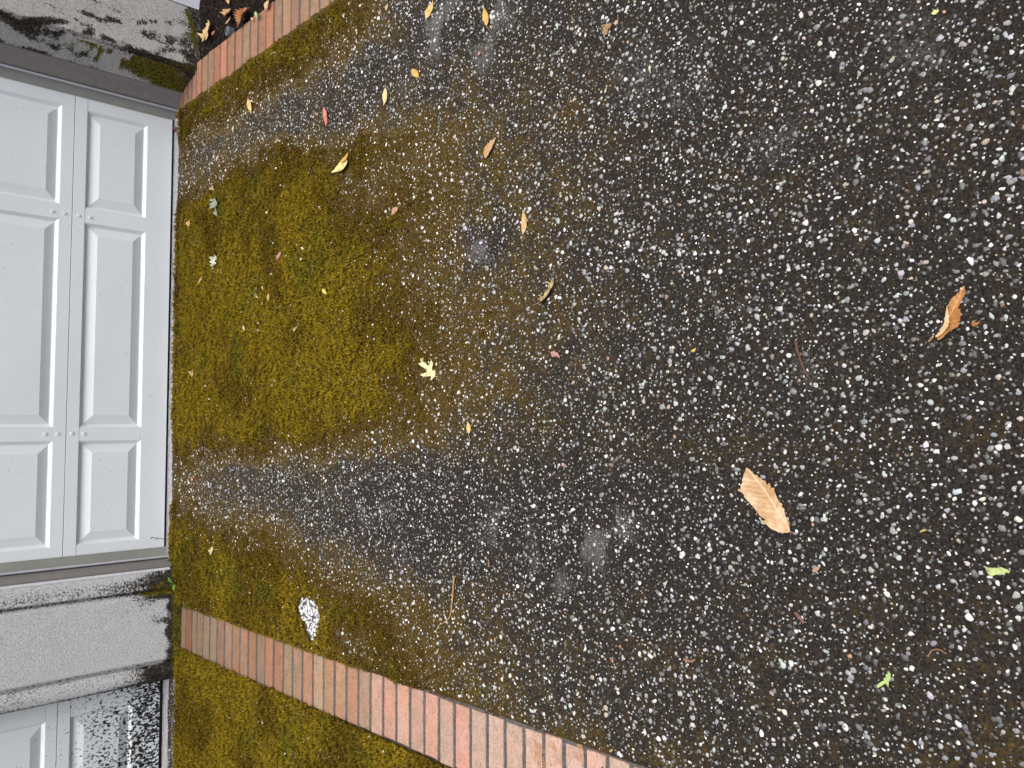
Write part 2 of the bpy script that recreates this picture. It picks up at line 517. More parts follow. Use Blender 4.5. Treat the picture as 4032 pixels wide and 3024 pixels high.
cell = 0.0100
ix, iy = np.meshgrid(np.arange(-2.2, RBX0 - .004, cell), np.arange(.25, YD - .012, cell), indexing='ij')
PX = (ix + cell * (rng.random(ix.shape) - .5) * 1.1).ravel(); PY = (iy + cell * (rng.random(ix.shape) - .5) * 1.1).ravel()
ok = visible(PX, PY) & ((PX > BX1 + .012) | (PX < BX0 - .012)) & (PX < RBX0 - .01)
PX, PY = PX[ok], PY[ok]
pm = moss_at(PX, PY)
sc_in = inpoly(PX, PY, SCAR)
keep = rng.random(len(PX)) < np.where(sc_in, 1, 1 - .985 * sm(pm + .18 * rng.standard_normal(len(PX)), .22, .93)) * .74
PX, PY, pm, sc_in = PX[keep], PY[keep], pm[keep], sc_in[keep]
size = np.clip(rng.lognormal(math.log(.0031), .40, len(PX)), .0017, .0095)
big = rng.random(len(PX)) < .035
size = np.where(big, size * 1.45, size)
size = np.minimum(size, .0078) * (1 - .25 * sm(pm, .3, .9))
size = np.where(sc_in, .0058, size)
col = stone_cols(len(PX))
whit = rng.random(len(PX)) < .5 * sm(pm, .25, .6)
col[whit] = np.clip(.74 + .1 * rng.random((whit.sum(), 1)), 0, .84) * np.array([1, .985, .95])
col[sc_in] = (.42 + .4 * rng.random((sc_in.sum(), 1))) * np.array([.97, 1, 1.01])
lz = surf_z(PX, PY, np.where(sc_in, 0, pm))
film = rng.random(len(PX)) < .36                      # stones still under a film of dirt
col[film & ~sc_in] *= .45
pb = scatter_stones('pebbles', PX, PY, lz - .0006 + .003 * sm(pm, .6, .9), size, .30 + .2 * rng.random(len(PX)), col, MT['pebble'])
tag(pb, 'pale grey and white pebbles set in the dark driveway paving', 'pebbles', kind='stuff')

# ------------------------------------------------------------------ moss
mc = 0.0062
ix, iy = np.meshgrid(np.arange(-2.1, RBX0, mc), np.arange(1.2, YD, mc), indexing='ij')
TX = (ix + mc * (rng.random(ix.shape) - .5) * 1.2).ravel(); TY = (iy + mc * (rng.random(ix.shape) - .5) * 1.2).ravel()
ok = visible(TX, TY, 60) & ((TX > BX1 + .002) | (TX < BX0 - .002)) & (TX < RBX0 - .001)
TX, TY = TX[ok], TY[ok]
tm = moss_at(TX, TY)
tm = np.where(inpoly(TX, TY, SCAR), 0, tm)
clump = fbm(TX * 45, TY * 45, 61, 3)
keep = rng.random(len(TX)) < sm(tm + .5 * (clump - .5), .30, .85) * (1 - .85 * joint_dip(TX, TY) * (TY > 3))
TX, TY, tm, clump = TX[keep], TY[keep], tm[keep], clump[keep]
n = len(TX)
NB = 4
th = rng.random((n, NB)) * 2 * math.pi
hgt = (.0035 + .0065 * sm(tm, .5, 1)[:, None] * (.5 + rng.random((n, NB)))) * (0.7 + .7 * clump[:, None])
lean = (.3 + .9 * rng.random((n, NB))) * hgt
wdt = .0017 + .0012 * rng.random((n, NB))
bz = surf_z(TX, TY, tm) - .001
cx, sx = np.cos(th), np.sin(th)
p0 = np.stack([TX[:, None] - sx * wdt, TY[:, None] + cx * wdt, bz[:, None] + 0 * th], -1)
p1 = np.stack([TX[:, None] + sx * wdt, TY[:, None] - cx * wdt, bz[:, None] + 0 * th], -1)
p2 = np.stack([TX[:, None] + cx * lean, TY[:, None] + sx * lean, bz[:, None] + hgt], -1)
MV = np.stack([p0, p1, p2], 2).reshape(-1, 3)
bright = sm(tm, .5, .98) * (.42 + .58 * sm(fbm(TX * 5, TY * 5, 91, 4) + .13 * np.exp(-((TX - .35) / .6) ** 2), .36, .66))
grn = sm(fbm(TX * 6 + 40, TY * 6, 17, 4), .58, .72) * sm(tm, .7, .95)
brown = np.array((.080, .047, .006)); olive = np.array((.285, .208, .012)); green = np.array((.12, .15, .013))
mcol = brown + (olive - brown) * bright[:, None]
mcol = mcol + (green - mcol) * (grn * .4)[:, None]
mcol = mcol[:, None, :] * (.5 + 1.0 * rng.random((n, NB, 1)))
mcol = np.repeat(mcol[:, :, None, :], 3, 2)
mcol[:, :, :2, :] *= .7                     # blade feet darker than the tips
mo = mesh('moss', MV, np.arange(n * NB * 3).reshape(-1, 3), MT['moss'], cols=mcol.reshape(-1, 3))
tag(mo, 'olive and brown moss growing over the paving by the garage door', 'moss', kind='stuff')
print('pebbles', len(PX), 'tufts', n)

# ------------------------------------------------------------------ brick borders
JL = [716, 734, 757, 777, 802, 828, 857, 886, 916, 947, 980, 1012, 1046, 1080, 1118, 1154, 1193, 1234, 1277, 1320, 1366, 1413, 1461, 1510, 1562, 1616, 1672, 1730, 1791, 1855, 1921,
      1991, 2065, 2143, 2222, 2306, 2395]
JR = [690, 707, 724, 739, 757, 774, 795, 819, 843, 869, 897, 927, 957, 987, 1018, 1049, 1081, 1113, 1148, 1182, 1221, 1260, 1300]


def brick_border(js, pyf, xin, xout, ext, palette, label, nm):
    ys = [G(x, pyf(x))[1] for x in js]
    while ys[-1] > ext: ys.append(ys[-1] - .0765 + rnd.uniform(-.0015, .0015))
    root = empty('brick_border', ((xin(3) + xout(3)) / 2, ys[0], gz(ys[0])))
    tag(root, label, 'brick border', 'brick borders of the driveway')
    off = np.array(root.location)
    V_, F_, K_ = [], [], []
    for i in range(len(ys) - 1):
        y1, y0 = ys[i] - .0068, ys[i + 1] + .0068
        if i < 3: y1 += .002; y0 -= .002
        top = .0035 + rnd.uniform(-.0012, .0016)
        tw = rnd.uniform(-.0018, .0018)
        a, b = sorted((xin((y0 + y1) / 2), xout((y0 + y1) / 2)))
        a += rnd.uniform(-.004, .004); b += rnd.uniform(-.004, .004)
        bv = .0028
        nseg = 9
        # rounded-edge loop with slightly worn outline
        rings = []
        for ins, dz in ((0, -.03), (0, -bv), (bv * .4, -bv * .35), (bv * 1.2, 0)):
            loop = []
            for k in range(nseg + 1): loop.append((a + ins + (b - a - 2 * ins) * k / nseg, y0 + ins))
            for k in range(2): loop.append((b - ins, y0 + ins + (y1 - y0 - 2 * ins) * (k + 1) / 3))
            for k in range(nseg + 1): loop.append((b - ins - (b - a - 2 * ins) * k / nseg, y1 - ins))
            for k in range(2): loop.append((a + ins, y1 - ins - (y1 - y0 - 2 * ins) * (k + 1) / 3))
            loop = [(x + .0016 * (vn(x * 60, y * 60 + i, 8) - .5), y + .0022 * (vn(x * 60, y * 60 + i, 4) - .5) + tw * (x - a) / (b - a), gz(y) + top + dz) for x, y in loop]
            rings.append(loop)
        base = len(V_); L = len(rings[0])
        for r in rings: V_ += r
        for q in range(3):
            for k in range(L):
                F_.append([base + q * L + k, base + q * L + (k + 1) % L, base + (q + 1) * L + (k + 1) % L, base + (q + 1) * L + k])
        F_.append([base + 3 * L + k for k in range(L)])
        c = np.array(palette(i, (y0 + y1) / 2)) * rnd.uniform(.92, 1.08)
        K_ += [c] * (4 * L)
    mesh('bricks', np.array(V_) - off, F_, MT['brick'], root, cols=np.array(K_))
    # mortar bed
    my = np.arange(ys[-1], ys[0] + .01, .012)
    mx = np.linspace(0, 1, 14)
    P = []
    for y in my:
        a, b = sorted((xin(y), xout(y)))
        a -= .010 + .010 * vn(y * 14, 0, 21); b += .010 + .012 * vn(y * 14, 5, 22)
        for t in mx:
            x = a + (b - a) * t
            z = gz(y) - .0025 + .0014 * vn(x * 70, y * 70, 6) + .0025 * (1 - abs(2 * t - 1) ** 3)
            if t in (0.0, 1.0): z -= .012
            P.append((x, y, z - .0008))
    mesh('mortar', np.array(P) - off, grid_faces(len(my), len(mx)), MT['mortar'], root, smooth=True)
    return root


def pal_left(i, y):
    far = [(.15, .078, .055), (.17, .082, .052), (.16, .11, .072), (.13, .074, .06), (.15, .092, .068), (.21, .115, .072), (.165, .125, .085)]
    mid = [(.25, .17, .11), (.29, .18, .112), (.23, .175, .118), (.32, .175, .112), (.27, .195, .13)]
    near = [(.42, .262, .212), (.43, .285, .228), (.40, .28, .235), (.44, .242, .20), (.41, .295, .24)]
    t = float(np.interp(y, [1.55, 1.9, 2.45, 2.62, 3.1, 3.5, 4.1], [2, 1.9, 1.5, 1.08, .75, .45, 0])) + rnd.uniform(-.12, .12)
    A = rnd.choice(far); B = rnd.choice(mid); N = rnd.choice(near)
    A, B, N = map(np.array, (A, B, N))
    if t < 1: return A + (B - A) * max(0, t)
    return B + (N - B) * min(1, t - 1)


def pal_right(i, y):
    return np.array(rnd.choice([(.25, .135, .085), (.24, .15, .095), (.30, .135, .082), (.26, .165, .105), (.24, .14, .105), (.36, .165, .105), (.25, .13, .098)]))


band_l = brick_border(JL, lambda x: (2377 + .3474 * (x - 716) + 2547 + .4195 * (x - 723)) / 2, lambda y: BX1 - .004 + .003 * (3 - y), lambda y: BX0 - .008 + .010 * (3 - y), .1, pal_left,
                      'brick border left of the driveway, pale pink near the camera and mossy towards the garage', 'left')
band_r = brick_border(JR, lambda x: 340 - .79 * (x - 795), lambda y: RBX0 + .004 + .014 * (3.4 - y), lambda y: RBX1 + .006 + .014 * (3.4 - y), 1.2, pal_right,
                      'reddish brick border between the driveway and the dark soil bed', 'right')

# muddy shoe print on the near bricks
PR = [[[], []], [[], []]]


def smear(p, q, w, side=0):
    V_, F_ = PR[side]
    a, b = G(*p, .009), G(*q, .009)
    a[2] = gz(a[1]) + .0056; b[2] = gz(b[1]) + .0056
    d = b - a; nrm = np.array((-d[1], d[0], 0)); nrm /= np.linalg.norm(nrm) + 1e-9
    k = len(V_); w = w / 1900
    m0 = (a + b) / 2 + nrm * w * .25
    V_.extend([a + nrm * w * .5, a - nrm * w * .5, m0 - nrm * w * .5, b - nrm * w * .4, b + nrm * w * .4, m0 + nrm * w * .6])
    F_.append([k, k + 1, k + 2, k + 3, k + 4, k + 5])


def z2(x, y): return (1800 + x / 3.318, 2524 + y / 3.318)


for (x0, y0, x1, y1, nn, L) in ((1000, 1340, 1010, 1420, 6, 65), (985, 1445, 1025, 1540, 7, 70), (1080, 1410, 1110, 1460, 3, 40), (1030, 1570, 1040, 1650, 6, 28), (1085, 1520, 1095, 1640, 7, 36),
                                (1215, 1345, 1240, 1440, 7, 42), (1160, 1340, 1180, 1380, 2, 30), (1555, 1355, 1570, 1430, 6, 62), (1520, 1470, 1550, 1570, 6, 65), (1580, 1480, 1600, 1560, 5, 50),
                                (1300, 1560, 1310, 1610, 3, 35)):
    for k in range(nn):
        t = k / max(1, nn - 1)
        xa, ya = x0 + (x1 - x0) * t, y0 + (y1 - y0) * t
        smear(z2(xa, ya), z2(xa + L, ya + 10), 2.2, x0 > 1450)
    smear(z2(x0, y0), z2(x1, y1), 2.6, x0 > 1450); smear(z2(x0 + L, y0 + 8), z2(x1 + L, y1 + 8), 2.6, x0 > 1450)
smear(z2(985, 1295), z2(1005, 1350), 7)
for V_, F_ in PR:
    o = mesh('shoe_print', np.array(V_) - np.array(band_l.location), F_, MT['stain'], band_l)
    o['label'] = 'tan muddy shoe print on the pink bricks'

# ------------------------------------------------------------------ the garage
garage = empty('garage', (0.55, YD, gz(YD)))
tag(garage, 'pale stucco garage front with white panelled doors above the mossy driveway', 'garage')
GO = np.array(garage.location)
ZT = 3.0
ZG = gz(YD)


def profile(name, pts, mat, z0=None, z1=ZT, stain=None, fine=.01, zstep=.012, parent=garage):
    """upright wall or trim drawn by its plan line"""
    P = [np.array(pts[0], float)]
    for a, b in zip(pts[:-1], pts[1:]):
        a, b = np.array(a, float), np.array(b, float)
        k = max(1, int(np.linalg.norm(b - a) / fine))
        for j in range(1, k + 1): P.append(a + (b - a) * j / k)
    P = np.array(P)
    z0 = ZG - .12 if z0 is None else z0
    zs = np.concatenate([np.arange(z0, 1.25, zstep), [1.3, 2.0, z1]])
    n_, k_ = len(P), len(zs)
    Vv = np.zeros((n_, k_, 3)); Vv[:, :, 0] = P[:, None, 0]; Vv[:, :, 1] = P[:, None, 1]; Vv[:, :, 2] = zs[None]
    Vv = Vv.reshape(-1, 3)
    at = {}
    if stain is not None:
        d, g_ = stain(Vv[:, 0], Vv[:, 1], Vv[:, 2])
        at = {'dirt': d, 'green': g_}
    return mesh(name, Vv - GO, grid_faces(n_, k_), mat, parent, attrs=at)


# plan points
xl = V(647, 2161, YD)[0]; xr = V(680, 465, YD)[0]
pl = [G(689, 2231)[:2], G(698, 2315)[:2], G(694, 2592)[:2]]
YPL = (pl[1][1] + pl[2][1]) / 2
prr = [G(721, 365)[:2], G(777, 278)[:2]]
YPR = prr[1][1]
ZDB = (V(680, 465, YD)[2] + V(647, 2161, YD)[2]) / 2
print('YD', YD, 'xl', xl, 'xr', xr, pl, prr, 'ZDB', ZDB, ZG)


def polydist(x, z, P):
    d = np.full(x.shape, 9.0)
    for (x0, z0), (x1, z1) in zip(P[:-1], P[1:]):
        dx, dz = x1 - x0, z1 - z0
        t = np.clip(((x - x0) * dx + (z - z0) * dz) / (dx * dx + dz * dz + 1e-9), 0, 1)
        d = np.minimum(d, np.hypot(x - x0 - t * dx, z - z0 - t * dz))
    return d


def stain_left(X, Y, Z):
    n = fbm(X * 16, Z * 9, 3)
    h = Z - ZG
    d = .10 + .25 * fbm(X * 9, Z * 5, 8) + 0.85 * sm(h, .06, .0) + .8 * sm(h, .20, .02) * sm(n, .3, .7)
    edge = sm(X, -.70, -.86) * 0
    xg = pl[1][0]
    near = np.exp(-((X - xg - .035) / .04) ** 2)
    d = d + near * (.30 + .9 * sm(h, .45, .06) * n)
    mould = X < pl[2][0] - .012
    d = d + mould * (.20 + .45 * sm(h, .3, .02) + .85 * sm(X, pl[2][0] - .083, pl[2][0] - .10) * (.6 + .5 * sm(h, .55, .1)))  # moulding darker than the flat face, most of all on its return
    d = d + .5 * np.exp(-((X - pl[2][0] + .006) / .007) ** 2) + .45 * np.exp(-((X - xg) / .008) ** 2)  # a darker line down each groove, on top of the dirt
    d = d + .8 * np.exp(-((X - xg + .03) / .018) ** 2 - ((h - .13) / .10) ** 2) * fbm(X * 40, Z * 30, 5)
    d = d + .9 * np.exp(-((X - xg + .08) / .02) ** 2 - ((h - .15) / .09) ** 2) * sm(fbm(X * 40, Z * 30, 15), .45, .7)
    g_ = near * sm(h, .42, .10) * sm(n, .40, .62) * 1.0 + .75 * np.exp(-((X - xg + .012) / .012) ** 2) * sm(h, .30, .08)
    g_ = g_ + .8 * sm(h, .03, .0)
    return np.clip(d, 0, 1.3), np.clip(g_, 0, 1.1)


def rp(*pts):   # points of the photo on the right wall
    return [tuple(V(px, py, YPR)[[0, 2]]) for px, py in pts]


VEINS = [(rp((0, 45), (75, 82), (110, 85), (180, 85), (260, 85)), .022, .95), (rp((60, 80), (180, 115), (300, 128), (420, 110)), .016, .75), (rp((140, 0), (230, 40), (330, 100), (430, 115)), .013, .6),
         (rp((300, 35), (400, 80), (500, 85), (600, 85), (720, 90)), .016, .7), (rp((420, 68), (520, 110), (590, 150), (680, 170)), .018, .7), (rp((300, 115), (420, 150), (520, 190), (640, 230), (760, 272)), .017, 1.0),
         (rp((600, 215), (660, 190), (720, 205), (770, 240)), .02, .5), (rp((560, 130), (650, 150), (720, 165)), .03, .5), (rp((360, 0), (400, 15), (480, 50)), .012, .5),
         (rp((0, 60), (120, 110), (240, 150), (380, 190)), .01, .6)]


def stain_right(X, Y, Z):
    h = Z - ZG
    wx = X + .022 * (fbm(X * 22, Z * 22, 23) - .5); wz = Z + .03 * (fbm(X * 22, Z * 22, 29) - .5)
    d = np.zeros(X.shape)
    for P, w, a in VEINS:
        d = np.maximum(d, a * np.exp(-(polydist(wx, wz, P) / (w * .72)) ** 2))
    d = .80 * d * (.15 + 1.1 * sm(fbm(X * 24, Z * 24, 41), .28, .66)) + .40 * fbm(X * 12, Z * 6, 43) + .08
    d = d + .55 * sm(h, .09, .0)
    cor = sm(Y, YPR + .17, YPR + .02) * (X < prr[1][0] + .02)
    d = d + cor * .40 * sm(h, .55, .05) * fbm(X * 30, Z * 20, 44) + .9 * np.exp(-((Y - prr[0][1]) / .012) ** 2) * (X < prr[0][0] + .02) * sm(fbm(X, Z * 18, 9), .35, .6)
    Pm = rp((560, 225), (640, 255), (720, 290))
    cas = (X < cxr - .008)
    g_ = cas * 1.3 * np.exp(-(polydist(X, Z, [tuple(V(p, q, YPR + .05)[[0, 2]]) for p, q in ((570, 248), (640, 280), (690, 305), (720, 322), (725, 345))]) / .036) ** 2)
    g_ = g_ + cas * .75 * np.exp(-(polydist(X, Z, [tuple(V(p, q, YPR + .05)[[0, 2]]) for p, q in ((300, 175), (400, 205), (470, 225), (560, 248))]) / .028) ** 2) * (.3 + 1.1 * sm(fbm(X * 26, Z * 26, 58), .35, .65))
    d = d + 1.0 * np.exp(-((X - cxr) / .012) ** 2) * sm(h, .62, .1) * (.45 + .6 * fbm(X * 5, Z * 14, 59))
    g_ = g_ + .7 * np.exp(-((X - cxr - .004) / .014) ** 2) * sm(h, .40, .02)
    g_ = g_ + .5 * np.exp(-(polydist(X, Z, rp((560, 200), (640, 195), (700, 200), (740, 235))) / .02) ** 2) * sm(fbm(X * 30, Z * 30, 51), .35, .7)
    g_ = g_ + .9 * np.exp(-(polydist(X, Z, rp((690, 160), (735, 130), (728, 160))) / .022) ** 2) * (.1 + 1.0 * fbm(X * 30, Z * 30, 52))
    g_ = g_ + 1.3 * np.exp(-(polydist(X, Z, rp((735, 45), (755, 90), (765, 140), (772, 180))) / .013) ** 2)
    g_ = g_ * (X > cxr) + g_ * cas + 0
    return np.clip(d, 0, 1.2), np.clip(g_, 0, 1.2)


# left pier between the two doors: casing, groove, flat face, rolled moulding
jl0 = np.array((xl - .058, YD - .062)); jl1 = pl[0]
xg = pl[1][0]
left_plan = [(jl1[0] + .004, jl1[1] + .02), (jl1[0], jl1[1]), (jl1[0] - .006, jl1[1] - .012), (xg + .010, YPL - .002), (xg + .004, YPL + .018), (xg - .004, YPL + .018), (xg - .016, YPL - .004), (xg - .034, YPL - .002),
             (pl[2][0] + .004, YPL), (pl[2][0] - .001, YPL + .022), (pl[2][0] - .012, YPL + .022)]
for k in range(9):
    a = math.pi * k / 8
    left_plan.append((pl[2][0] - .012 - .045 * (1 - math.cos(a)), YPL + .018 - .034 * math.sin(a)))
left_plan += [(left_plan[-1][0] - .004, YPL + .05), (left_plan[-1][0] - .012, YD - .004)]
X2R = left_plan[-1][0]
o = profile('pier', left_plan[::-1], MT['stucco'], stain=stain_left)
o['label'] = 'pale grey stucco pier with black and green stains at its foot'

# right wing: splayed casing, groove, flat weathered face, corner
cxr, cyr = prr[1]
xe = V(745, 33, cyr)[0]
right_plan = [(prr[0][0] - .004, prr[0][1] + .02), (prr[0][0], prr[0][1]), (prr[0][0] + .006, prr[0][1] - .012)]
right_plan += [(cxr - .010, cyr + .016), (cxr - .004, cyr + .024), (cxr + .004, cyr + .018), (cxr + .010, cyr - .002), (cxr + .03, cyr), (xe, cyr), (xe + .012, cyr + .012), (xe + .012, cyr + .06)]
o = profile('wing_wall', right_plan, MT['oldstucco'], z0=gz(cyr) - .15, stain=stain_right)
o['label'] = 'weathered stucco wall veined with black mildew and green moss'
profile('corner_board', [(xe + .013, cyr + .006), (xe + .9, cyr + .006)], MT['board'], z0=gz(cyr) - .15, fine=.1)

# jambs, weather stops and vinyl lips
for side, x0, front in ((-1, xl, jl1), (1, xr, prr[0])):
    fx = front[0]
    zb = ZDB - .012
    s = side
    profile('door_stop', [(x0 - s * .012, YD - .003), (x0 + s * .030, YD - .012), (x0 + s * .032, YD - .02)][::s], MT['stop'], z0=zb, fine=.05, zstep=.2)
    lip = [(x0 + s * .0322, YD - .018)]
    for k in range(7):
        a = math.pi * k / 6
        lip.append((x0 + s * (.037 - .006 * math.cos(a)), YD - .022 - .011 * math.sin(a)))
    lip.append((x0 + s * .044, YD - .010))
    profile('weather_lip', lip[::s], MT['vinyl'], z0=zb - .004, fine=.05, zstep=.2)
    jx = x0 + s * .046
    profile('jamb', [(jx, YD - .008), (jx + s * .003, YD - .030), (jx + s * .010, YD - .033), (fx - s * .024, front[1] + .016), (fx - s * .020, front[1] + .008), (fx - s * .0005, front[1] - .001),
                     (fx + s * .002, front[1] + .016)][::s], MT['jamb'], z0=zb - .01, fine=.05, zstep=.2)


    if s < 0:
        profile('caulk', [(fx + .002, front[1] - .001), (fx - .001, front[1] - .006), (fx - .006, front[1] - .0145), (fx - .0085, front[1] - .0150)][::-1], MT['board'], z0=ZG + .02, fine=.05, zstep=.2)


# ---- panelled doors
def ringmesh(rects, depth):
    Vv, Ff = [], []
    for (a, b, c, d), y in zip(rects, depth):
        Vv += [(a, y, c), (b, y, c), (b, y, d), (a, y, d)]
    for r in range(len(rects) - 1):
        for k in range(4):
            j = (k + 1) % 4
            Ff.append([4 * r + k, 4 * r + j, 4 * r + 4 + j, 4 * r + 4 + k])
    L = 4 * (len(rects) - 1)
    Ff.append([L, L + 1, L + 2, L + 3])
    return Vv, Ff


def section(x0, x1, z0, z1, panels, mat, bolts, zb=.085, zt=.062, lab=None):
    """one door leaf section: stiles and rails, with raised panels"""
    bm = bmesh.new()
    g = .0012
    zp0, zp1 = z0 + zb, z1 - zt
    xs = sorted(panels)
    yb = .036
    box(bm, x0, x1, 0, yb, z0 + g, zp0 - .0006)
    box(bm, x0, x1, 0, yb, zp1 + .0006, z1 - g)
    edges = [x0] + [v_ for p in xs for v_ in p] + [x1]
    for a, b in zip(edges[::2], edges[1::2]):
        box(bm, a, b, 0.0006, yb, zp0, zp1)
    for v_ in bm.verts:
        v_.co += Vector((-GO[0], YD - GO[1], -GO[2]))
    sec = bm_obj('door_section', bm, mat, garage, .0011)
    for a, b in xs:
        c, d = zp0, zp1
        R = []
        for i in (0, .013, .016, .058, .0595): R.append((a + i, b - i, c + i, d - i))
        Vv, Ff = ringmesh(R, (.0012, .0135, .0145, .0022, .0016))
        mesh('door_panel', np.array(Vv) + np.array((-GO[0], YD - GO[1], -GO[2])), Ff, mat, sec)
    for bx, bz in bolts:
        bm = bmesh.new()
        bmesh.ops.create_cone(bm, cap_ends=True, segments=20, radius1=.0085, radius2=.0075, depth=.0032, matrix=Matrix.Translation((bx - GO[0], YD - GO[1] - .0015, bz - GO[2])) @ Matrix.Rotation(math.pi / 2, 4, 'X'))
        bm_obj('bolt', bm, mat, sec, .0008)
    if lab: sec['label'] = lab
    return sec


def vz(px, py): return V(px, py, YD)[2]
def vx(px, py): return V(px, py, YD)[0]


ZJ = (vz(298, 369) + vz(246, 2205)) / 2
p_zb = np.mean([vz(584, 494), vz(573, 921), vz(553, 1677), vz(544, 2125)]) - ZDB
p_zt = ZJ - np.mean([vz(347, 436), vz(336, 825), vz(333, 881), vz(315, 1677), vz(297, 2145)])
pan = [(vx(570, 858), vx(560, 438) if False else vx(466, 466)), (vx(430, 1682), vx(450, 895)), (vx(420, 2136), vx(430, 1735))]
print('section', ZJ - ZDB, p_zb, p_zt, pan)
HS = ZJ - ZDB
bolt_up = [(206, 834), (178, 1709)]
dx0, dx1 = xl - .012, xr + .012
for k in range(4):
    z0 = ZDB + k * HS
    bl = []
    for (a, b) in (((310, 849), (254, 841)), ((283, 1707), (227, 1709))):
        xc = vx(*a)
        bl += [(xc, z0 + HS - (ZJ - vz(*a))), (xc, z0 + (vz(*b) - ZJ))]
    for (a, b) in (((355, 856), (206, 834)), ((330, 1708), (178, 1709))):
        xc = vx(*a)
        bl += [(xc, z0 + HS - (ZJ - vz(*a))), (xc, z0 + (vz(*b) - ZJ))]
    if k == 0: bl = bl[::2]
    section(dx0, dx1, z0, z0 + HS, pan, MT['door'], bl, p_zb if k == 0 else .058, p_zt, None)
bm = bmesh.new()
box(bm, dx0, dx1, YD + .010, YD + .030, ZG - .02, ZDB)
for v_ in bm.verts: v_.co -= Vector(GO)
bm_obj('door_seal', bm, MT['rubber'], garage, .002)
# second door on the left, mildewed
z2b = np.mean([V(629, 2715, YD)[2], V(627, 3020, YD)[2]])
z2j = np.mean([V(226, 2795, YD)[2], V(222, 3020, YD)[2]])
H2 = z2j - z2b
x2r = X2R + .004
pr2 = V(400, 2794, YD)[0]
for k in range(4):
    section(x2r - 2.37, x2r, z2b + k * H2, z2b + k * H2 + H2, [(x2r - 2.28, x2r - 1.86), (x2r - 1.80, pr2 - .48), (pr2 - .42, pr2)], MT['door2'], [],
            V(521, 2780, YD)[2] - z2b if k == 0 else .05, z2j - V(277, 2830, YD)[2], 'white garage door section speckled with black mildew')
bm = bmesh.new()
box(bm, x2r - 2.37, x2r, YD + .010, YD + .030, ZG - .02, z2b)
for v_ in bm.verts: v_.co -= Vector(GO)
bm_obj('door_seal', bm, MT['rubber'], garage, .002)
# wall over the doors, floor behind and roof edge, all above the picture
bm = bmesh.new()
box(bm, x2r - 3.2, xe + 1.0, YD + .05, YD + .2, ZDB + 4 * HS + .002, ZT)
for v_ in bm.verts: v_.co -= Vector(GO)
bm_obj('lintel', bm, MT['stucco'], garage)
bm = bmesh.new()
box(bm, x2r - 3.4, xe + 1.2, YD - .15, YD + 5.0, ZT + .002, ZT + .12)
for v_ in bm.verts: v_.co -= Vector(GO)
bm_obj('roof', bm, MT['jamb'], garage)

# concrete lip under the doors
tx = np.arange(-3.3, xr + .02, .012); ty = np.linspace(YD - .005, YD + .05, 8)
TXX, TYY = np.meshgrid(tx, ty, indexing='ij')
o = mesh('threshold', np.stack([TXX, TYY, gz(YD) + .004 + .003 * fbm(TXX * 60, TYY * 60, 4, 2) + 0 * TXX], -1).reshape(-1, 3), grid_faces(len(tx), len(ty)), MT['concrete'], smooth=True)
tag(o, kind='structure')
tx = np.arange(-3.3, xr - .0, .012); ty = np.linspace(YD - .056, YD - .004, 9)
TXX, TYY = np.meshgrid(tx, ty, indexing='ij')
zz = gz(TYY) + .003 + .004 * fbm(TXX * 50, TYY * 50, 14, 2) - .014 * sm(YD - .046 - TYY + .020 * (fbm(TXX * 20, TYY * 0, 3) - .5), 0, .004)
o = mesh('kerb_lip', np.stack([TXX, TYY, zz], -1).reshape(-1, 3), grid_faces(len(tx), len(ty)), MT['concrete'], smooth=True)
tag(o, kind='structure')

# ------------------------------------------------------------------ soil bed on the right
sx_ = np.arange(RBX1 - .005, 4.2, .018); sy_ = np.arange(.2, cyr + .02, .018)
SX, SY = np.meshgrid(sx_, sy_, indexing='ij')
SZ = gz(SY) - .010 + .028 * (fbm(SX * 22, SY * 22, 71, 4) - .45)
SZ = np.where(SX < RBX1 + .02, np.minimum(SZ, gz(SY) - .008), SZ)
tag(mesh('soil', np.stack([SX, SY, SZ], -1).reshape(-1, 3), grid_faces(len(sx_), len(sy_)), MT['soil'], smooth=True), kind='structure')
n = 26000
CX = RBX1 + .022 + rng.random(n) * .9; CY = 2.9 + rng.random(n) * (cyr - 2.92)
cz = gz(CY) - .010 + .028 * (fbm(CX * 22, CY * 22, 71, 4) - .45)
cc = np.array((.020, .015, .012)) * (.4 + 1.5 * rng.random((n, 1)) ** 2)
lt = rng.random(n) < .025
cc[lt] = np.array((.20, .15, .10)) * (.4 + rng.random((lt.sum(), 1)))
ml = scatter_stones('soil_crumbs', CX, CY, cz, .0012 + .0048 * rng.random(n) ** 2, .9 + 0 * CX, cc, MT['mulch'], 3.5, .3)
tag(ml, 'dark crumbs of bark and earth covering the soil bed', 'soil crumbs', kind='stuff')

# sprinkler head let into the soil
c0 = G(914, 141, -.004)
sp = empty('sprinkler_head', (c0[0] + .016, c0[1], gz(c0[1]) + .010))
tag(sp, 'round grey plastic sprinkler head in the soil beside the brick border', 'sprinkler')


def lathe(name, prof, mat, parent, seg=40):
    Vv, Ff = [], []
    for r, z in prof:
        for k in range(seg): Vv.append((r * math.cos(2 * math.pi * k / seg), r * math.sin(2 * math.pi * k / seg), z))
    for i in range(len(prof) - 1):
        for k in range(seg):
            j = (k + 1) % seg
            Ff.append([i * seg + k, i * seg + j, (i + 1) * seg + j, (i + 1) * seg + k])
    Ff.append([(len(prof) - 1) * seg + k for k in range(seg)])
    return mesh(name, Vv, Ff, mat, parent, smooth=False)


lathe('collar', [(.0225, -.03), (.0225, .010), (.0215, .012), (.0150, .0125), (.0146, .010)], MT['grey_plastic'], sp)
lathe('cap', [(.0146, .0), (.0146, .0145), (.0135, .016), (.0095, .0162), (.009, .013)], MT['grey_plastic'], sp)
lathe('riser', [(.009, .008), (.009, .0135), (.0055, .0138), (.005, .0165), (.0035, .017)], MT['dark_plastic'], sp)


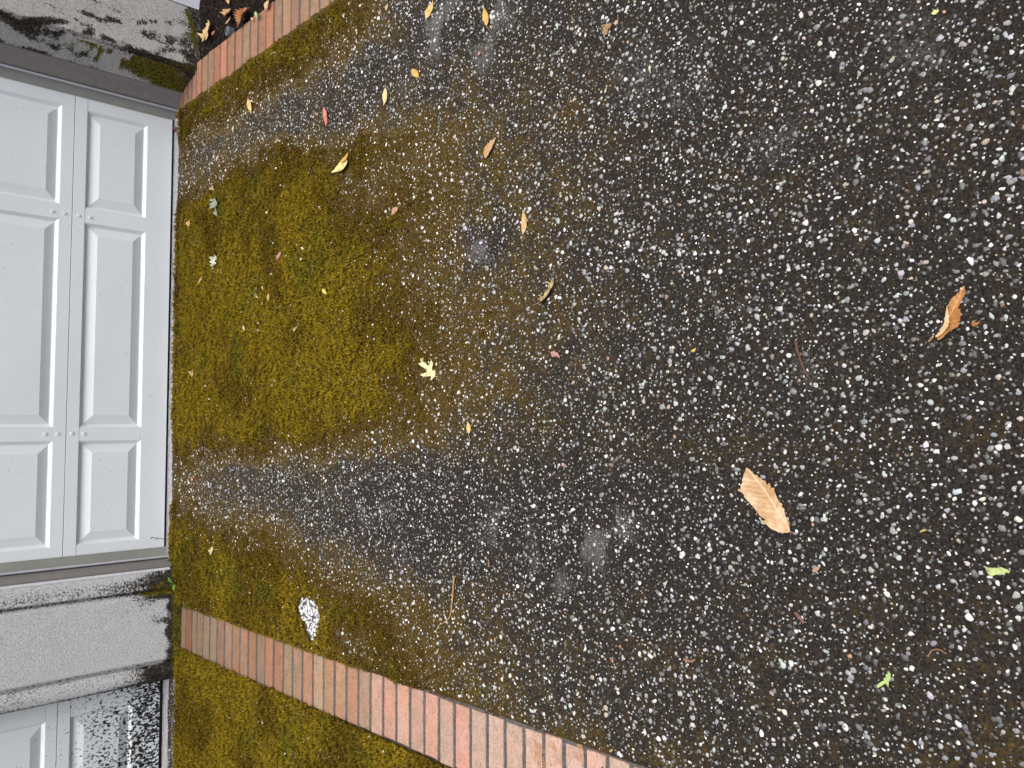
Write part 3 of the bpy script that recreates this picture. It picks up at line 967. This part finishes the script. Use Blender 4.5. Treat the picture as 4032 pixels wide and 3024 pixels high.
# ------------------------------------------------------------------ fallen leaves
def leaf(name, label, outline, base, tip, c1, c2=None, lift=.004, curl=.25, fold=0., bend=.0, res=.0035, veins=0, stem=None, group='fallen leaves', cat='leaf', dz=.0, spots=0, flat=False,
         soil=False, petc=None):
    """outline, base and tip in survey pixels; the blade is a curled, thickened sheet lying on the ground"""
    h0 = dz
    P = np.array([G(x, y, h0) for x, y in outline]); B = G(*base, h0); T = G(*tip, h0)
    ax = (T - B)[:2]; Ln = np.linalg.norm(ax); ax = ax / Ln; nr = np.array((-ax[1], ax[0]))
    cen = (B + T) / 2
    uv = np.c_[(P[:, :2] - B[:2]) @ ax, (P[:, :2] - B[:2]) @ nr]
    # interior points
    a0, a1 = uv.min(0), uv.max(0)
    step = max(res, Ln / 60)
    gu, gv = np.meshgrid(np.arange(a0[0], a1[0], step), np.arange(a0[1], a1[1], step), indexing='ij')
    gu = gu.ravel() + step * .35 * (rng.random(gu.size) - .5); gv = gv.ravel() + step * .35 * (rng.random(gv.size) - .5)
    ins = inpoly(gu, gv, uv)
    pts = np.r_[uv, np.c_[gu[ins], gv[ins]]]
    edges = [(i, (i + 1) % len(uv)) for i in range(len(uv))]
    vv, _, ff, _, _, _ = delaunay_2d_cdt([Vector(p) for p in pts], edges, [], 1, 1e-6)
    vv = np.array([tuple(p) for p in vv])
    W = max(np.abs(uv[:, 1]).max(), 1e-4)
    u = vv[:, 0] / Ln; w = vv[:, 1]
    z = lift + curl * w * w / W + fold * np.abs(w) + bend * (u - .45) ** 2 * Ln
    z = z + .10 * W * (fbm(vv[:, 0] / W * 1.6 + 50, w / W * 1.6 + len(label), 3, 3) - .5) * (0 if flat else 1) * 2
    z = z - z.min() + .0012 + (0.001 if not soil else .004)
    c1 = np.array(c1); c2 = np.array(c2 if c2 is not None else c1 * .8)
    t = sm(fbm(vv[:, 0] / Ln * 5, w / Ln * 5 + len(label), 19, 3), .35, .65)
    col = c1 + (c2 - c1) * t[:, None]
    if veins:
        ph = (u - .85 * np.abs(w) / Ln) * veins
        vein = np.abs(ph - np.round(ph)) < .09
        col[vein] *= .80
        col[np.abs(w) < .0016] = np.clip(c1 * 1.1 + .05, 0, .8)
        z = z + .0010 * np.cos(ph * 2 * math.pi)
    if spots:
        s_ = fbm(vv[:, 0] / Ln * 14, w / Ln * 14, 33, 2)
        col[s_ > .68] *= .45
    wx = B[0] + ax[0] * vv[:, 0] + nr[0] * w; wy = B[1] + ax[1] * vv[:, 0] + nr[1] * w
    gzv = gz(wy) + h0
    Vt = np.c_[wx, wy, gzv + z]
    th_ = .0004
    n_ = len(Vt)
    allv = np.r_[Vt, Vt - np.array((0, 0, th_))]
    F_ = [list(f) for f in ff] + [[i + n_ for i in f[::-1]] for f in ff]
    # rim
    ec = {}
    for f in ff:
        for i in range(len(f)):
            e = (f[i], f[(i + 1) % len(f)])
            ec[e] = 1
    for (i, j) in list(ec):
        if (j, i) not in ec: F_.append([j, i, i + n_, j + n_])
    org = np.array((cen[0], cen[1], gz(cen[1]) + h0))
    o = mesh(name, allv - org, F_, MT['leaf'], smooth=True, cols=np.r_[col, col])
    o.location = org
    tag(o, label, cat, group)
    if stem:
        # the stem springs from the blade's base
        zb_ = float(z[np.argmin(np.hypot(vv[:, 0], w))])
        pts3 = []
        for k, (x, y) in enumerate(stem):
            p = G(x, y, h0); pts3.append(np.array((p[0], p[1], gz(p[1]) + h0 + max(.0015, zb_ * (1 - k / max(1, len(stem) - 1))))))
        tube('stem', pts3, .0011, .0008, petc if petc is not None else c1 * .9, o, org)
    return o


def tube(name, pts, r0, r1, col, parent=None, org=None, knob=0., seg=7, mat=None):
    pts = [np.array(p, float) for p in pts]
    # smooth resample
    Q = []
    for i in range(len(pts) - 1):
        p0 = pts[max(0, i - 1)]; p1 = pts[i]; p2 = pts[i + 1]; p3 = pts[min(len(pts) - 1, i + 2)]
        k = max(3, int(np.linalg.norm(p2 - p1) / .004))
        for j in range(k):
            t = j / k
            Q.append(.5 * ((2 * p1) + (-p0 + p2) * t + (2 * p0 - 5 * p1 + 4 * p2 - p3) * t * t + (-p0 + 3 * p1 - 3 * p2 + p3) * t ** 3))
    Q.append(pts[-1]); Q = np.array(Q); n_ = len(Q)
    Vv = []
    for i in range(n_):
        d = Q[min(n_ - 1, i + 1)] - Q[max(0, i - 1)]; d /= np.linalg.norm(d) + 1e-9
        a = np.cross(d, (0, 0, 1)); a /= np.linalg.norm(a) + 1e-9; b = np.cross(a, d)
        t = i / (n_ - 1)
        for k in range(seg):
            r = (r0 + (r1 - r0) * t) * (1 + knob * (rnd.random() - .4))
            Vv.append(Q[i] + r * (a * math.cos(2 * math.pi * k / seg) + b * math.sin(2 * math.pi * k / seg)))
    Ff = []
    for i in range(n_ - 1):
        for k in range(seg):
            j = (k + 1) % seg
            Ff.append([i * seg + k, i * seg + j, (i + 1) * seg + j, (i + 1) * seg + k])
    Ff.append(list(range(seg))[::-1]); Ff.append([(n_ - 1) * seg + k for k in range(seg)])
    org = np.array(org if org is not None else Q[n_ // 2])
    c = np.array(col)[None] * (.75 + .5 * rng.random((len(Vv), 1)))
    o = mesh(name, np.array(Vv) - org, Ff, mat or MT['twig'], parent, smooth=True, cols=c)
    if parent is None: o.location = org
    return o


def lance(base, tip, wid, k=18, peak=.45, sharp=1.0, serr=0., bow=0.):
    """leaf outline in survey pixels from base to tip"""
    b, t = np.array(base, float), np.array(tip, float)
    d = t - b; L = np.linalg.norm(d); d /= L; n_ = np.array((-d[1], d[0]))
    up, dn = [], []
    for i in range(1, k):
        s = i / k
        w = math.sin(math.pi * s ** (math.log(.5) / math.log(peak))) ** sharp * wid / 2
        cur = bow * L * math.sin(math.pi * s)
        e = 1 + serr * (1 if i % 2 else -1)
        c = b + d * L * s + n_ * cur
        up.append(tuple(c + n_ * w * e)); dn.append(tuple(c - n_ * w * e))
    return [tuple(b)] + up + [tuple(t)] + dn[::-1]


YEL = (.60, .43, .13); CREAM = (.68, .60, .33); TAN = (.52, .33, .15); ORG = (.50, .24, .09); PINK = (.50, .22, .16); PGRN = (.47, .55, .22)

# big chestnut leaf
OUT = [(510, 462), (540, 497), (552, 500), (580, 520), (600, 560), (632, 562), (640, 590), (672, 600), (690, 632), (728, 640), (735, 670), (755, 695), (778, 670), (795, 672), (803, 705), (812, 730),
       (848, 728), (855, 775), (870, 830), (890, 880), (905, 915), (950, 940), (940, 985), (965, 1000), (985, 1080), (1010, 1140), (1040, 1190), (1052, 1260), (1056, 1300), (1030, 1315), (960, 1316), (890, 1295), (820, 1262),
       (760, 1205), (715, 1190), (735, 1140), (680, 1095), (640, 1040), (600, 985), (560, 940), (525, 890), (490, 850), (485, 820), (460, 790), (425, 765), (422, 742), (445, 735), (440, 690), (455, 660), (450, 620),
       (468, 580), (470, 545), (488, 520)]
S3 = 666 / 2210
OUT = [(2800 + x * S3, 1700 + y * S3) for x, y in OUT]
leaf('chestnut_leaf', 'largest fallen leaf, pale tan and toothed, lying alone on the black paving', OUT, (3117, 2091), (2954, 1840), (.66, .49, .31), (.50, .31, .15), lift=.006, curl=.30, bend=.22, res=.0026,
     veins=12, stem=[(3116, 2090), (3124, 2097), (3132, 2102)], petc=(.5, .36, .28))
# curled serrated leaf
S4 = 532 / 2206
def z4(L): return [(3500 + x * S4, 1000 + y * S4) for x, y in L]
leaf('curled_leaf', 'orange brown curled leaf with saw teeth, near the right edge of the photo',
     z4([(805, 1345), (870, 1290), (920, 1215), (950, 1120), (965, 1040), (975, 960), (990, 880), (1010, 790), (1050, 745), (1085, 700), (1120, 690), (1150, 645), (1175, 640), (1200, 590), (1230, 580), (1262, 530), (1280, 560), (1285, 590), (1300, 600),
         (1295, 630), (1305, 635), (1280, 690), (1240, 730), (1200, 790), (1165, 850), (1145, 890), (1190, 910), (1205, 970), (1222, 990), (1205, 1040), (1190, 1085), (1212, 1075), (1185, 1120), (1205, 1140), (1185, 1180), (1160, 1215), (1100, 1235),
         (1040, 1265), (985, 1300), (930, 1350), (880, 1400), (830, 1415), (818, 1380)]), (3690, 1335), (3804, 1130), (.52, .27, .09), (.40, .18, .055), lift=.006, curl=.1, bend=.35, fold=.35, res=.0025, veins=9)
fl = leaf('fold', '', z4([(805, 1345), (870, 1290), (920, 1215), (950, 1120), (965, 1040), (975, 960), (990, 880), (1005, 850), (1008, 930), (1020, 960), (1018, 1000), (1038, 1030), (1025, 1070), (1042, 1130), (1015, 1150), (1030, 1190), (1000, 1220),
                          (975, 1250), (960, 1275), (900, 1330), (840, 1365), (815, 1372)]), (3694, 1327), (3744, 1205), (.66, .46, .24), (.62, .42, .2), lift=.022, curl=.2, bend=.1, res=.003, dz=.0)
par = bpy.data.objects['curled_leaf']
for k_ in ('label', 'category', 'group'):
    if k_ in fl: del fl[k_]
fl.parent = par; fl.location = Vector(fl.location) - Vector(par.location) + Vector((0, 0, .013))
tube('stem', [G(3693, 1328) + np.array((0, 0, .025)), G(3678, 1338) + np.array((0, 0, .016)), G(3664, 1346) + np.array((0, 0, .010))], .0014, .0018, (.62, .42, .16), par, par.location)

# cream oak leaf
S6 = 666 / 2210
def z6(L): return [(1500 + x * S6, 1300 + y * S6) for x, y in L]
leaf('oak_leaf', 'cream lobed oak leaf lying where the moss gives way to pebbles',
     z6([(722, 600), (705, 625), (682, 660), (672, 600), (640, 605), (600, 612), (575, 600), (555, 590), (560, 570), (590, 560), (615, 550), (605, 520), (580, 490), (545, 465), (518, 435), (548, 430), (540, 390), (537, 355), (560, 375), (578, 358), (582, 395),
         (600, 435), (628, 468), (650, 430), (672, 400), (692, 380), (690, 420), (706, 425), (690, 470), (680, 500), (690, 540), (715, 520), (732, 515), (730, 560)]), (1717, 1481), (1668, 1410), (.76, .72, .40), (.66, .60, .30), curl=.25, bend=.2, spots=1,
     stem=[(1717, 1481), (1722, 1484), (1726, 1486)])
# grey-green oak leaves on the moss
S7 = 666 / 1268
def z7(L): return [(700 + x * S7, 700 + y * S7) for x, y in L]
leaf('oak_leaf', 'grey green oak leaf with its stem curling up the moss near the garage door', z7([(283, 148), (292, 165), (298, 180), (318, 196), (303, 202), (294, 215), (295, 235), (302, 262), (306, 288), (290, 282), (280, 270), (288, 250), (285, 222), (268, 232), (258, 237), (262, 215), (254, 200), (270, 185), (278, 178),
                                                                                              (262, 180), (252, 168), (272, 158)]), (848, 778), (857, 848), (.30, .34, .25), (.22, .26, .19), stem=[(848, 778), (846, 762), (844, 750)], petc=(.4, .28, .15), dz=.018)
leaf('oak_leaf', 'small pale green oak leaf on moss with a tan stem', z7([(298, 592), (285, 580), (282, 598), (268, 590), (255, 600), (262, 615), (252, 635), (265, 645), (250, 655), (262, 665), (262, 688), (275, 682), (268, 662), (280, 648), (300, 650), (302, 640), (285, 632), (278, 625),
                                                                      (298, 608)]), (857, 1011), (838, 1055), (.56, .60, .46), (.34, .38, .28), stem=[(857, 1011), (864, 1004), (870, 999)], petc=(.5, .36, .22), dz=.018)
leaf('leaf', 'crumpled tan scrap caught on a thin stem above the grey green oak leaf', z7([(262, 60), (255, 70), (246, 92), (258, 90), (276, 98), (282, 86), (268, 82), (270, 66)]), (843, 750), (838, 733), (.55, .38, .24), dz=.018, stem=[(838, 733), (842, 722), (852, 716), (864, 717)], petc=(.42, .30, .15))


def L(label, base, tip, w, c1, c2=None, name='leaf', dz=0., **k):
    kw = dict(peak=k.pop('peak', .45), sharp=k.pop('sharp', 1.0), serr=k.pop('serr', 0.), bow=k.pop('bow', 0.))
    return leaf(name, label, lance(base, tip, w, **kw), base, tip, c1, c2, dz=dz, **k)


MD = .017
L('yellow narrow leaf at the top edge of the photo, tip down', (1711, 0), (1682, 79), 24, (.62, .47, .20), (.55, .36, .12), peak=.6, bend=.25)
L('yellow leaf with a curved stem, on grey pebbles, casting a dark shadow', (1921, 105), (1912, 32), 24, YEL, (.55, .36, .11), bend=.35, lift=.006, stem=[(1921, 105), (1923, 112), (1928, 117)])
L('small broad golden leaf with a short stem on the pebbles', (1651, 305), (1624, 271), 27, (.62, .42, .12), (.55, .33, .08), stem=[(1650, 305), (1656, 314)])
L('pale cream narrow leaf with a browned tip and thin upward stem', (1522, 347), (1518, 418), 18, (.68, .60, .34), (.60, .50, .24), bend=.3, stem=[(1522, 348), (1520, 340), (1519, 333)])
L('yellow narrow leaf nearest the right brick border', (981, 388), (994, 450), 17, (.60, .48, .18), (.50, .34, .10), bend=.2, dz=.004, stem=[(981, 389), (979, 383), (979, 378)])
L('pink red narrow leaf pointing along the wheel track', (1275, 420), (1286, 498), 20, (.56, .24, .17), (.50, .17, .12), bow=-.06)
lf = L('large pale yellow leaf with a torn golden flap, at the edge of the moss', (1372, 625), (1310, 680), 33, (.74, .70, .33), (.68, .60, .24), peak=.4, bow=-.10, spots=1, bend=.15, dz=.008)
fl = L('', (1342, 640), (1374, 602), 15, (.58, .36, .06), (.60, .40, .08), dz=.014, bend=.2, bow=.1)
for k_ in ('label', 'category', 'group'):
    if k_ in fl: del fl[k_]
fl.name = 'flap'; fl.location = Vector(fl.location) - Vector(lf.location); fl.parent = lf
L('orange tan folded leaf on brown moss among pebbles', (1912, 624), (1955, 541), 25, (.52, .33, .16), (.42, .23, .09), fold=.3, peak=.4, serr=.06)
L('rust tan curled leaf on the moss with a dark hooked stem', (1542, 850), (1569, 815), 20, (.52, .30, .18), (.42, .22, .12), peak=.62, sharp=.7, dz=.006, stem=[(1543, 850), (1538, 858), (1541, 867)], petc=(.10, .05, .03))
L('tan narrow leaf with tapered ends, on pebbles in the middle of the driveway', (2063, 925), (2064, 828), 25, (.62, .45, .24), (.56, .38, .17), bow=.05, bend=.2)
L('yellow pointed leaf with long thin stem and black shadow', (1850, 1708), (1847, 1660), 17, (.66, .52, .20), (.60, .44, .14), bend=.35, lift=.006, stem=[(1850, 1707), (1849, 1718), (1851, 1730)])
L('small golden leaf in the moss, left one of a close pair', (1288, 1160), (1269, 1134), 13, (.70, .62, .14), (.62, .50, .10), dz=MD)
L('small rounded cream leaf in the moss, right one of a close pair', (1341, 1181), (1364, 1184), 17, (.72, .65, .32), (.62, .55, .24), dz=.006)
L('pinkish brown curled leaf on the bright moss', (1089, 1028), (1109, 990), 14, (.50, .27, .20), (.40, .20, .14), dz=MD, peak=.4)
L('tan spindle leaf lying across the moss', (1058, 1188), (1060, 1152), 9, (.60, .42, .22), dz=MD)
L('slim pale green leaf on the moss', (965, 1303), (960, 1276), 9, (.55, .62, .34), dz=MD)
L('pale peach leaf standing near the garage lip', (780, 1119), (797, 1087), 9, (.62, .42, .28), dz=MD, bow=.1)
L('small orange crescent leaf on moss beside the garage lip', (749, 895), (752, 865), 9, (.60, .36, .12), dz=MD, bow=-.16)
L('cream torn leaf in the middle of the moss', (1158, 1305), (1171, 1285), 10, (.66, .54, .36), dz=MD)
L('small white tan leaf in moss with a hooked stem', (1070, 1522), (1078, 1510), 10, (.62, .50, .36), dz=MD, stem=[(1077, 1512), (1072, 1500), (1062, 1497)])
L('small pale curl of leaf next to the tan spindle leaf', (1012, 1160), (1022, 1173), 8, (.66, .56, .40), dz=MD, bow=.2)
L('small tan slip of leaf left of the golden pair', (1056 - 22, 1125), (1056 - 18, 1142), 7, (.60, .46, .30), dz=MD)
L('cream leaf scrap close to a pinkish curled leaf', (1186, 973), (1200, 984), 10, (.68, .60, .44), dz=MD)
L('small cream leaf under the rust leaf, in the upper moss', (1050, 842), (1056, 832), 9, (.68, .56, .34), dz=MD)
L('small pale leaf chip near the top of the moss', (991, 757), (1002, 753), 7, (.66, .56, .38), dz=MD)
leaf('leaf', 'pinkish tan three cornered leaf near the garage lip', z7([(92, 1405 - 1100 + 395), (110, 690), (122, 682), (120, 705), (112, 735), (104, 722)]) if False else [(748, 1461), (758, 1464), (764, 1457), (765, 1470), (759, 1486), (753, 1478)], (758, 1460), (758, 1486), (.60, .40, .27), dz=MD)
leaf('leaf', 'cream crinkled leaf with a thin stem, on moss beside the left wheel track', [(838, 2150), (842, 2158), (850, 2163), (841, 2167), (839, 2174), (834, 2182), (833, 2188), (829, 2178), (827, 2166), (832, 2160)], (838, 2150), (832, 2187), (.70, .62, .36), (.55, .45, .22), dz=MD,
     stem=[(846, 2164), (852, 2164), (861, 2164)])
leaf('leaf', 'small cream star shaped leaf scrap left of the cream oak leaf', [(1562, 1583), (1570, 1575), (1566, 1571), (1575, 1572), (1578, 1566), (1585, 1573), (1585, 1577), (1576, 1580)], (1562, 1583), (1585, 1574), (.72, .66, .42))
# crumpled leaf
S2 = 666 / 2210
def z8(L_): return [(2000 + x * S2, 1000 + y * S2) for x, y in L_]
leaf('leaf', 'crumpled yellow and brown leaf with long stem and a deep shadow, amid the pebbles', z8([(435, 620), (450, 560), (440, 545), (460, 545), (480, 560), (495, 520), (510, 495), (540, 465), (545, 440), (570, 400), (545, 375), (560, 365), (590, 385), (600, 345), (630, 355), (640, 385), (628, 420), (605, 450), (612, 490),
                                                                                                  (585, 520), (555, 545), (525, 580), (505, 605), (540, 630), (580, 640), (598, 655), (570, 660), (530, 650), (490, 640), (455, 645)]), (2133, 1190), (2190, 1105), (.52, .42, .19), (.20, .11, .05), lift=.010, curl=.8, fold=.6, bend=.25, spots=1,
     stem=[(2133, 1190), (2118, 1196), (2099, 1203)], petc=(.5, .32, .2))
leaf('leaf', 'dull pink torn leaf flat on the pebbles, below the crumpled one', z8([(560, 1290), (600, 1270), (610, 1260), (625, 1280), (655, 1290), (675, 1320), (688, 1355), (665, 1355), (640, 1335), (610, 1345), (575, 1330), (570, 1310)]), (2170, 1390), (2206, 1407), (.48, .26, .23), (.40, .20, .18), curl=.1)
S5 = 632 / 1498
def z5(L_): return [(3400 + x * S5, 2100 + y * S5) for x, y in L_]
leaf('leaf', 'torn pale green leaf near the lower right corner, browned at one end', z5([(1135, 300), (1165, 318), (1210, 318), (1250, 320), (1290, 312), (1320, 325), (1355, 335), (1382, 355), (1365, 370), (1332, 362), (1325, 388), (1290, 380), (1240, 382), (1210, 400), (1185, 385), (1165, 365)]), (3880, 2230), (3980, 2252), PGRN, (.40, .48, .18), bend=.3, spots=1)
leaf('leaf', 'bright green forked leaf scrap on the black paving', z5([(250, 1285), (268, 1305), (262, 1345), (245, 1385), (246, 1435), (225, 1415), (208, 1395), (180, 1420), (138, 1440), (135, 1410), (165, 1385), (195, 1370), (190, 1355), (215, 1335), (212, 1315), (235, 1305)]), (3458, 2705), (3508, 2645), (.45, .56, .20), (.40, .50, .17), bend=.3)
leaf('leaf', 'brown dry curled leaf with upright stem, near the top edge among pebbles', [(2380, 142), (2384, 120), (2382, 108), (2396, 98), (2411, 92), (2414, 108), (2408, 118), (2400, 112), (2396, 126), (2394, 138)], (2388, 142), (2410, 93), (.44, .29, .16), (.28, .17, .09), fold=.6, lift=.006)
leaf('leaf', 'pale shrivelled leaf scrap beside the brown dry curled leaf', [(2420, 92), (2428, 80), (2436, 84), (2435, 95), (2424, 100)], (2422, 100), (2434, 82), (.56, .42, .28), stem=[(2434, 84), (2435, 70), (2434, 58)])
L('pale green sliver of leaf on dark paving', (2560, 255), (2565, 292), 7, (.60, .66, .40), bow=.08)
leaf('leaf', 'yellow green leaf chip near the upper right corner', [(3668, 55), (3680, 41), (3697, 40), (3700, 44), (3688, 60), (3676, 60)], (3668, 55), (3699, 43), (.62, .62, .26))
L('pink tan leaf shred at the top edge above the wheel track', (1521, 42), (1530, 15), 11, (.58, .38, .25), serr=.2)
leaf('leaf', 'white leaf chip beside the right brick border', [(1062, 205), (1070, 204), (1078, 203), (1085, 208), (1080, 214), (1072, 217), (1066, 211)], (1062, 206), (1084, 210), (.74, .68, .52), dz=.010)
L('cream crescent leaf chip near the top end of the right border moss', (1352, 53), (1356, 72), 9, (.66, .58, .42), dz=.008)
L('thin yellow leaf on black paving above the torn pale green one', (3622, 2096), (3655, 2088), 9, (.56, .46, .16), bow=-.12)
L('tan crumpled leaf on the black paving right of the largest leaf', (3200, 2250), (3232, 2232), 18, (.46, .32, .22), (.34, .22, .14), serr=.3, fold=.4)
L('small yellow bean shaped leaf on the pebbles right of the middle', (2722, 1385), (2742, 1370), 12, (.58, .44, .14), bow=.15)
L('tan slip of leaf below the crooked tan catkin', (1720, 2573), (1730, 2552), 7, (.52, .36, .17))
L('orange leaf chip touching the left brick border near the camera', (2400, 2960), (2416, 2950), 10, (.52, .32, .14), serr=.2)
L('tan thin leaf standing in the right wheel track', (855, 635), (861, 610), 7, (.56, .40, .30))
L('slender cream blade in the upper right wheel track', (918, 520), (922, 495), 6, (.62, .54, .32))
L('tiny pale yellow leaf above the yellow leaf by the right border', (987, 370), (993, 358), 6, (.66, .56, .28))
L('dull red scrap beside the pink red leaf', (1234, 445), (1246, 455), 12, (.22, .10, .08), serr=.2)
leaf('leaf', 'pink petal shaped scrap by the garage lip, left wheel track', [(755, 1880), (758, 1876), (761, 1884), (765, 1890), (758, 1894), (754, 1889)], (758, 1876), (758, 1894), (.58, .27, .20))

# leaves on the soil
leaf('oak_leaf', 'tan lobed oak leaf on the dark soil between wall and sprinkler', [(826, 78), (831, 90), (837, 98), (840, 104), (832, 104), (828, 100), (826, 112), (824, 125), (826, 132), (832, 138), (829, 148), (825, 166), (820, 158), (819, 146), (815, 148), (813, 162), (806, 170), (806, 158), (800, 146), (795, 135), (806, 137), (808, 130), (806, 122),
                                                                             (814, 116), (820, 104), (818, 96), (824, 92)], (829, 76), (812, 166), (.58, .44, .24), (.50, .33, .14), soil=True, dz=.006, bend=.2)
leaf('leaf', 'orange tan leaf folded in two on the dark soil', [(893, 42), (902, 40), (912, 35), (915, 45), (910, 55), (916, 66), (908, 76), (900, 76), (895, 66), (888, 60), (884, 54), (892, 50)], (912, 36), (890, 70), (.56, .34, .19), (.45, .25, .12), soil=True, dz=.008, fold=.4)
L('pale tan curled slip under the folded orange leaf on soil', (892, 95), (912, 66), 9, (.60, .44, .25), soil=True, dz=.01, bow=.12)
L('rich brown lobed leaf leaning on the soil by the sprinkler', (941, 112), (978, 32), 30, (.36, .16, .06), (.27, .10, .035), soil=True, dz=.010, serr=.22, fold=.4, peak=.6)
L('narrow bright green leaf poking over the brick border', (1011, 46), (1016, 74), 11, (.36, .50, .26), soil=True, dz=.018)
L('cream leaf leaning over the right brick border at the top edge', (1050, 40), (1062, 0), 15, (.62, .48, .27), (.5, .34, .17), soil=True, dz=.014, serr=.12)
L('golden slip of leaf at the top edge of the soil', (905, 18), (903, -8), 12, (.58, .38, .15), soil=True, dz=.008)
L('small orange shred below the oak leaf on soil', (838, 140), (850, 122), 10, (.40, .16, .07), soil=True, dz=.006, serr=.2)
L('small tan chip leaning on the right brick border', (993, 70), (1002, 84), 9, (.56, .40, .26), soil=True, dz=.008)

# catkins, twigs
def T(label, pts, r0, r1, col, knob=.5, name='catkin', group='fallen catkins', cat='catkin', zz=.004):
    o = tube(name, [G(x, y) + np.array((0, 0, zz)) for x, y in pts], r0, r1, col, knob=knob)
    return tag(o, label, cat, group)


T('long crooked tan catkin on brown moss above the left brick border', [(1792, 2270), (1788, 2320), (1783, 2380), (1776, 2425), (1756, 2447), (1732, 2462), (1724, 2480), (1722, 2500)], .0034, .0009, (.46, .29, .14))
T('rusty brown straight catkin on dark paving left of the curled orange leaf', [(3136, 1340), (3142, 1375), (3152, 1405), (3163, 1440), (3178, 1470), (3193, 1493)], .0032, .0016, (.15, .085, .065), .9)
T('thin arched brown twig near the lower right corner', [(3658, 2585), (3665, 2568), (3680, 2557), (3700, 2556), (3718, 2566), (3730, 2572)], .0014, .0014, (.30, .17, .10), .3, 'twig', 'fallen twigs', 'twig')
T('pinkish brown knobbly catkin in the lower part of the black paving', [(3135, 2410), (3146, 2425), (3158, 2437), (3170, 2452)], .0036, .0028, (.24, .125, .10), .9)
T('short curved tan catkin lying level on black paving', [(2697, 2594), (2712, 2601), (2728, 2602), (2741, 2595)], .0032, .0024, (.30, .19, .13), .8)
T('small brown curled catkin by the left edge of the black paving', [(1925, 2200), (1930, 2215), (1928, 2230), (1935, 2228)], .003, .002, (.30, .17, .12), .8)
T('orange bud on a short stalk beside the curled orange leaf', [(3832, 1280), (3841, 1277), (3850, 1276), (3860, 1266)], .0058, .0012, (.38, .17, .06), .5, 'bud', 'fallen buds', 'bud')
T('small orange bud on black paving above the left border', [(2443, 2540), (2448, 2546), (2450, 2552)], .004, .003, (.45, .22, .10), .6, 'bud', 'fallen buds', 'bud')
T('orange bud lower than its fellow above the left border', [(2411, 2597), (2416, 2601), (2420, 2606)], .004, .003, (.45, .24, .11), .6, 'bud', 'fallen buds', 'bud')
T('pale orange bud on pebbles below the yellow leaf at the top', [(1888, 218), (1892, 214), (1896, 208)], .0045, .003, (.50, .27, .17), .6, 'bud', 'fallen buds', 'bud')
T('round pinkish bud right of the cream oak leaf', [(1783, 1402), (1786, 1405)], .005, .004, (.50, .33, .24), .3, 'bud', 'fallen buds', 'bud')
T('little pink bud under the round pinkish one', [(1799, 1464), (1802, 1469)], .004, .003, (.48, .30, .22), .4, 'bud', 'fallen buds', 'bud')

# little plants at the foot of the garage
def sprig(name, label, pts, col, leaves):
    root = empty(name, pts[0]); tag(root, label, 'weed')
    org = np.array(pts[0])
    tube('stem', pts, .0014, .0008, col, root, org)
    for (p, d, w, l) in leaves:
        p = np.array(p); d = np.array(d, float); d /= np.linalg.norm(d); sdv = np.cross(d, (0, -.5, 1)); sdv /= np.linalg.norm(sdv)
        up_ = np.cross(sdv, d)
        Vv, Ff = [], []
        K = 7
        for i in range(K):
            t = i / (K - 1); ww = w * math.sin(math.pi * (.06 + .9 * t)) ** .8
            c = p + d * l * t + up_ * (-.12 * l * t * t)
            Vv += [c - sdv * ww + up_ * ww * .3, c, c + sdv * ww + up_ * ww * .3]
        for i in range(K - 1):
            for q in (0, 1): Ff.append([3 * i + q, 3 * i + q + 1, 3 * i + q + 4, 3 * i + q + 3])
        c = np.array(col)[None] * (.8 + .5 * rng.random((len(Vv), 1)))
        mesh('leaf_blade', np.array(Vv) - org, Ff, MT['leaf'], root, smooth=True, cols=c)


w0 = G(707, 2300) + np.array((0, 0, .0))
w0 = np.array((w0[0], YPL - .012, gz(YPL)))
sprig('weed', 'tiny green weed sprouting at the foot of the stucco pier', [w0, w0 + (.004, -.004, .018), w0 + (.012, -.008, .035)], (.10, .24, .04),
      [(w0 + (.004, -.004, .018), (-.6, -.4, .3), .010, .035), (w0 + (.010, -.008, .032), (.7, -.2, .6), .011, .040), (w0 + (.002, -.004, .01), (-.9, -.5, .05), .008, .030), (w0 + (.008, -.006, .026), (.2, -.7, .5), .010, .030)])
t0 = V(662, 2122, YD - .012); t1 = V(625, 2120, YD - .01); t2 = V(597, 2116, YD - .01)
sprig('sprig', 'thin green sprig rising against the white door near the left jamb', [t0, t1, t2], (.08, .12, .05), [(t1, (.1, -.2, 1), .0025, .02), (t2 + (0, 0, -.008), (-.3, -.2, 1), .003, .018)])
# withered scraps in the corner by the right jamb
c0 = G(688, 512)
L('dull purple withered leaf wedged between brick border and door lip', (683, 520), (700, 500), 16, (.22, .10, .09), (.16, .08, .07), serr=.3, fold=.5, dz=.004)

# crumbs of leaf scattered over the moss
n = 420
BXc = -1.45 + rng.random(n) * 3.1; BYc = 2.2 + rng.random(n) * (YD - 2.26)
bm_ = moss_at(BXc, BYc)
k = (bm_ > .45) & ~((BXc > BX0 - .01) & (BXc < BX1 + .01)); BXc, BYc, bm_ = BXc[k], BYc[k], bm_[k]
n = len(BXc)
cc = np.array([(.66, .55, .38), (.60, .40, .25), (.70, .66, .55), (.52, .32, .16)])[rng.integers(0, 4, n)] * (.75 + .3 * rng.random((n, 1)))
cr = scatter_stones('leaf_crumbs', BXc, BYc, surf_z(BXc, BYc, bm_) + .006, .0012 + .0028 * rng.random(n) ** 2, .25 + 0 * BXc, cc, MT['leaf'], 5.0, .25)
tag(cr, 'tiny pale crumbs of leaf and petal strewn over the moss', 'leaf crumbs', kind='stuff')
print('done')
